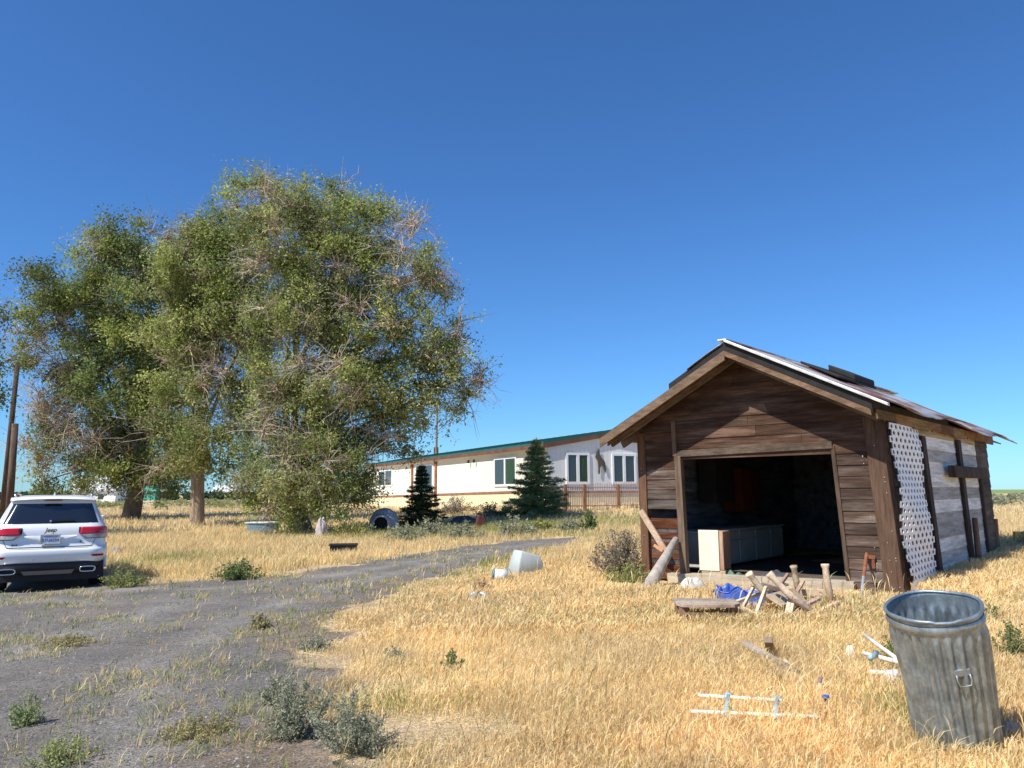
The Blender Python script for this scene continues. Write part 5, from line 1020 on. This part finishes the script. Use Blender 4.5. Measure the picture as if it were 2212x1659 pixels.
# ------------------------------------------------------------------ white SUV
def suv():
    c = P(109, 1160, 15.2); hd = Vector((-.49, .87)).normalized(); rz = math.atan2(-hd.x, hd.y)
    o = root('parked_suv', (c.x, c.y, h(c.x, c.y) - .01), rz, 'clean white sport utility vehicle seen from behind, parked on the gravel', 'car')
    M_w = mat('white_car_paint', (.80, .81, .82), rough=.25, var=0, coat=1., spec=.5); M_blkp = mat('car_black_trim', (.025, .025, .027), rough=.5, var=.1)
    M_gl = mat('car_dark_glass', (.012, .013, .016), rough=.03, var=0, spec=.9, coat=1.); M_red = mat('tail_lens_red', (.55, .008, .015), rough=.12, var=.1, vscale=12, coat=1.)
    M_clr = mat('tail_lens_clear', (.42, .38, .36), rough=.15, var=.25, vscale=18, coat=1.); M_chr = mat('chrome', (.75, .75, .76), rough=.15, metal=1., var=0); M_seam = mat('panel_gap', (.03, .03, .035), var=0)
    o.scale = (1.03, 1.0, 1.07)
    LV = [(.50, .90, .10, 4.70, .25), (.56, .945, .03, 4.78, .3), (.66, .972, -.01, 4.8, .3), (.74, .975, -.015, 4.8, .3), (.775, .968, .0, 4.8, .3), (.80, .955, .05, 4.78, .3), (.90, .958, .085, 4.7, .3), (1.00, .962, .09, 4.62, .3), (1.10, .955, .10, 4.45, .3),
          (1.17, .945, .12, 4.1, .3), (1.21, .925, .15, 3.75, .3), (1.25, .905, .18, 3.45, .3), (1.45, .815, .30, 2.95, .28), (1.62, .735, .40, 2.55, .26), (1.68, .70, .41, 2.4, .25), (1.735, .64, .46, 2.2, .22), (1.765, .52, .6, 2.0, .2), (1.775, .3, .9, 1.7, .15)]
    def lev(z):
        for a, b in zip(LV[:-1], LV[1:]):
            if a[0] <= z <= b[0]:
                t = (z - a[0]) / (b[0] - a[0]); return [a[i] + (b[i] - a[i]) * t for i in range(5)]
        return list(LV[0] if z < LV[0][0] else LV[-1])
    def sl(z, s, off=0.):      # s arc length from rear centre toward +x, wraps round the corner
        _, w_, yr, yf, r = lev(z); sg = 1 if s >= 0 else -1; s = abs(s); flat = w_ - r; cr = .035
        yb = lambda x: yr + cr * (x / w_) ** 2
        if s < flat: return Vector((sg * s, yb(s) - off, z))
        q = (s - flat) / r
        if q < math.pi / 2: return Vector((sg * (flat + (r + off) * math.sin(q)), yb(flat) + r - (r + off) * math.cos(q), z))
        return Vector((sg * (w_ + off), yb(flat) + r + (q - math.pi / 2) * r, z))
    def ring(z):
        _, w_, yr, yf, r = lev(z); q = math.pi / 2 * r; half = [sl(z, s) for s in np.linspace(0, w_ - r, 6)[:-1]] + [sl(z, w_ - r + q * k / 8) for k in range(9)]
        x0, y0 = half[-1].x, half[-1].y
        side = [Vector((x0 * (1 - .10 * t ** 4), y0 + (yf - .35 - y0) * t, z)) for t in np.linspace(0, 1, 12)[1:]]
        xe = side[-1].x; fr = [Vector((xe * math.cos(k * math.pi / 2 / 8), yf - .35 + .35 * math.sin(k * math.pi / 2 / 8), z)) for k in range(1, 9)]
        hlf = half + side + fr; return hlf + [Vector((-p.x, p.y, p.z)) for p in hlf[-2:0:-1]]
    zs = []
    for a, b in zip(LV[:-1], LV[1:]):
        k = max(1, int((b[0] - a[0]) / .04)); zs += [a[0] + (b[0] - a[0]) * i / k for i in range(k)]
    zs.append(LV[-1][0]); mb = MB(); rings = [ring(z) for z in zs]; n = len(rings[0])
    for r in rings: mb.v += r
    for j in range(len(rings) - 1):
        for k in range(n):
            k2 = (k + 1) % n; mb.f.append([j * n + k, j * n + k2, (j + 1) * n + k2, (j + 1) * n + k]); mb.t.append((1, 1, 1))
    mb.f.append([(len(rings) - 1) * n + k for k in range(n)]); mb.t.append((1, 1, 1))
    mb.build('body', M_w, o, smooth=True)
    def patch(name, m, z0, z1, s0, s1, off=.006, par=None, nz=6, ns=16, sh=None, smooth=True, thick=0):
        mb = MB()
        def f(a, b):
            z = z0 + (z1 - z0) * b; l, r_ = (s0(b), s1(b)) if callable(s0) else (s0, s1); p = sl(z, l + (r_ - l) * a, off); return p
        mb.grid(f, ns, nz); ob = mb.build(name, m, par or o, smooth=smooth)
        if thick: q = ob.modifiers.new('s', 'SOLIDIFY'); q.thickness = thick; q.offset = -1
        return ob
    gl = patch('rear_window', M_gl, 1.255, 1.60, lambda b: -(.80 - .12 * b), lambda b: .80 - .12 * b, .007, ns=24)
    patch('window_seal', M_blkp, 1.245, 1.61, lambda b: -(.815 - .12 * b), lambda b: .815 - .12 * b, .003)
    # liftgate seams
    patch('liftgate_gap', M_seam, .815, .828, -.70, .70, .004, nz=1); patch('liftgate_gap', M_seam, .79, .796, -.66, .66, .004, nz=1)
    for s in (-1, 1):
        patch('liftgate_gap', M_seam, .82, .95, lambda b, s=s: s * (.70 + .07 * b) - .005, lambda b, s=s: s * (.70 + .07 * b) + .005, .004, ns=1)
        patch('liftgate_gap', M_seam, 1.22, 1.60, lambda b, s=s: s * (.90 - .10 * b) - .004, lambda b, s=s: s * (.90 - .10 * b) + .004, .003, ns=1)
        # lamps
        lamp = patch('tail_light', M_red, 1.045, 1.165, lambda b, s=s: s * (.50 + .0 * b) if b > .3 else s * (.48), lambda b, s=s: s * 1.16, .022, thick=.03, ns=14)
        patch('tail_lens', M_clr, .965, 1.043, lambda b, s=s: s * (.60 - .11 * b), lambda b, s=s: s * 1.12, .02, par=lamp, thick=.025)
        patch('lamp_rim', M_blkp, .955, 1.172, lambda b, s=s: s * (.60 - .13 * min(1, b * 2)), lambda b, s=s: s * 1.165, .008, par=lamp)
        patch('reflector', mat('reflector_red', (.35, .01, .01), rough=.2, var=0), .625, .665, lambda b, s=s: s * (.74 - .04 * b), lambda b, s=s: s * .97, .006)
        patch('side_window', M_gl, 1.30, 1.62, lambda b, s=s: s * 1.42, lambda b, s=s: s * 1.95, .005)
        # roof rail
        MB().tube([(s * .66, .75, 1.745), (s * .665, .85, 1.80), (s * .67, 1.5, 1.81), (s * .66, 2.3, 1.79), (s * .65, 2.4, 1.75)], .02, 8).build('roof_rail', M_chr, o, smooth=True)
        MB().box((s * .93 - .06, 3.1, 1.18), (s * .93 + .06, 3.2, 1.32)).build('mirror', M_w, o, bevel=.03)
        # exhaust
        mb = MB(); pr = [Vector((s * .66 + .13 * math.copysign(abs(math.cos(t)) ** .5, math.cos(t)), -.03, .405 + .045 * math.copysign(abs(math.sin(t)) ** .6, math.sin(t)))) for t in [k * math.pi / 12 for k in range(25)]]
        mb.tube(pr, .012, 6, cap=False); mb.grid(lambda a, b: pr[int(a * 24)] + Vector((0, .2 * b, 0)), 24, 1); ex = mb.build('exhaust_tip', M_chr, o, smooth=True)
        MB().add([p + Vector((0, .05, 0)) for p in pr[:-1]], [list(range(24))]).build('exhaust_hole', M_seam, ex)
    # dark bumper bottom
    mb = MB(); lz = [(.30, .62, .35), (.34, .80, .12), (.42, .90, .03), (.50, .93, .02), (.54, .93, .035)]
    def low(a, b):
        j = b * 4; i = min(3, int(j)); t = j - i; z, w_, y = [lz[i][k] + (lz[i + 1][k] - lz[i][k]) * t for k in range(3)]; x = (a * 2 - 1) * w_; return Vector((x, y + .26 * abs(x / w_) ** 6, z))
    mb.grid(low, 40, 10); mb.build('bumper_valance', M_blkp, o, smooth=True)
    mb = MB(); mb.grid(lambda a, b: Vector(((a - .5) * (.78 + .1 * b), .0 + .0 * b, .33 + .07 * b)), 8, 1); mb.build('hitch_cover', mat('grey_trim', (.10, .09, .09), var=.1), o)
    MB().box((-.93, .22, .2), (.93, 4.4, .52)).build('underbody', M_seam, o)  # black underside, drawn wider and lower to deepen the shade beneath the car
    for x_ in (-.27, .27): MB().lathe([(0, 0), (.012, 0), (.012, .006), (0, .006)], 10, Matrix.Translation((x_, -.012, .585)) @ Matrix.Rotation(math.pi / 2, 4, 'X')).build('parking_sensor', M_chr, o)
    # fender flare + wheels
    for s in (-1, 1):
        for y_ in (.98, 3.85):
            mb = MB(); mb.tube([Vector((s * .965, y_ + .43 * math.cos(t), .38 + .43 * math.sin(t))) for t in [k * math.pi / 14 for k in range(15)]], .035, 8); mb.build('wheel_arch', M_w, o, smooth=True)
            wr = MB(); Mx = Matrix.Translation((s * .83, y_, .375)) @ Matrix.Rotation(math.pi / 2, 4, 'Y')
            wr.lathe([(.24, -.12), (.34, -.13), (.372, -.09), (.375, 0), (.372, .09), (.34, .13), (.24, .12)], 36, Mx); wo = wr.build('wheel', mat('tyre_rubber', (.025, .025, .026), rough=.85, var=.15), o, smooth=True)
            rm = MB(); rm.lathe([(.245, -.1), (.235, -.02), (.235, .1)], 28, Mx); rm.lathe([(0, .07), (.06, .07), (.06, .1), (0, .1)], 12, Mx)
            for k in range(5): rm.beam(Mx @ Vector((.05 * math.cos(k * 1.2566), .05 * math.sin(k * 1.2566), .08)), Mx @ Vector((.24 * math.cos(k * 1.2566), .24 * math.sin(k * 1.2566), .08)), .05, .03)
            rm.build('rim', M_chr, wo)
            MB().lathe([(0, -.01), (.235, -.01)], 24, Mx).build('brake_dust_shield', M_seam, wo)
    # spoiler, third brake light, antenna, wiper, handle strip, plate
    mb = MB(); 
    def sp(a, b):
        x = (a * 2 - 1); w_ = .72; y = .30 + .05 * x * x + .10 * abs(x) ** 6; t = b * 2 * math.pi; return Vector((x * w_, y + .14 * (1 - math.cos(t)) , 1.70 + .032 * math.sin(t) + .045 * (1 - math.cos(t)) * .5 - .03 * x * x))
    mb.grid(sp, 24, 10); mb.build('roof_spoiler', M_w, o, smooth=True)
    MB().box((-.15, .285, 1.665), (.15, .32, 1.685)).build('brake_light', mat('high_brake_light', (.12, .01, .02), rough=.2, var=0), o, bevel=.004)
    mb = MB(); mb.add([(-.02, .72, 1.765), (.02, .72, 1.765), (.025, .9, 1.765), (-.025, .9, 1.765), (0, .72, 1.84), (0, .80, 1.83)], [(0, 1, 4), (1, 2, 5, 4), (2, 3, 5), (3, 0, 4, 5)]); mb.build('antenna_fin', M_w, o)
    wp = sl(1.275, .06, .03); MB().beam(sl(1.29, -.02, .03), sl(1.30, .40, .03), .02, .03).build('wiper', M_blkp, o); MB().lathe([(0, 0), (.022, 0), (.018, .02), (0, .022)], 10, Matrix.Translation(sl(1.29, -.02, .02)) @ Matrix.Rotation(math.pi / 2, 4, 'X')).build('wiper_cap', M_chr, o)
    MB().box((-.13, .055, .845), (.13, .085, .862)).build('release_handle', M_chr, o, bevel=.004)
    mb = MB(); mb.grid(lambda a, b: Vector(((a * 2 - 1) * .44, .085 - .022 * math.sin(b * 3.14), 1.03 - .17 * b * (1 - (a * 2 - 1) ** 2 * .75))), 24, 6); mb.build('plate_recess', M_w, o, smooth=True)
    pl_ = MB().box((-.155, .045, .885), (.155, .058, 1.035)).build('number_plate', mat('plate_base', (.62, .70, .82), rough=.4, var=.12, vscale=12), o, bevel=.003)
    fr = MB()
    for a in ((-.168, .872, .168, .885), (-.168, 1.035, .168, 1.05), (-.168, .885, -.155, 1.035), (.155, .885, .168, 1.035)): fr.box((a[0], .038, a[1]), (a[2], .06, a[3]))
    fr.build('plate_frame', M_chr, o)
    R_ = Matrix.Rotation(math.pi / 2, 4, 'X')
    text('plate_lettering', 'BTU6254', .074, mat('plate_blue', (.04, .08, .25), var=0), pl_, Matrix.Translation((0, .043, .945)) @ R_)
    text('plate_lettering', 'WASHINGTON', .032, mat('plate_red', (.30, .04, .08), var=0), pl_, Matrix.Translation((0, .043, 1.012)) @ R_)
    M_bd = mat('badge_grey', (.10, .10, .09), rough=.3, metal=.6, var=0)
    text('badge', 'Jeep', .11, M_bd, o, Matrix.Translation((0, .075, 1.125)) @ R_, .004, .25, .003)
    text('badge', '4x4', .065, M_bd, o, Matrix.Translation((-.58, .085, .86)) @ Matrix.Rotation(0, 4, 'Z') @ R_, .004, 0, .003)
    text('badge', 'V6', .05, M_bd, o, Matrix.Translation((.52, .083, .90)) @ R_, .004, .2, .002)
    return o
suv()
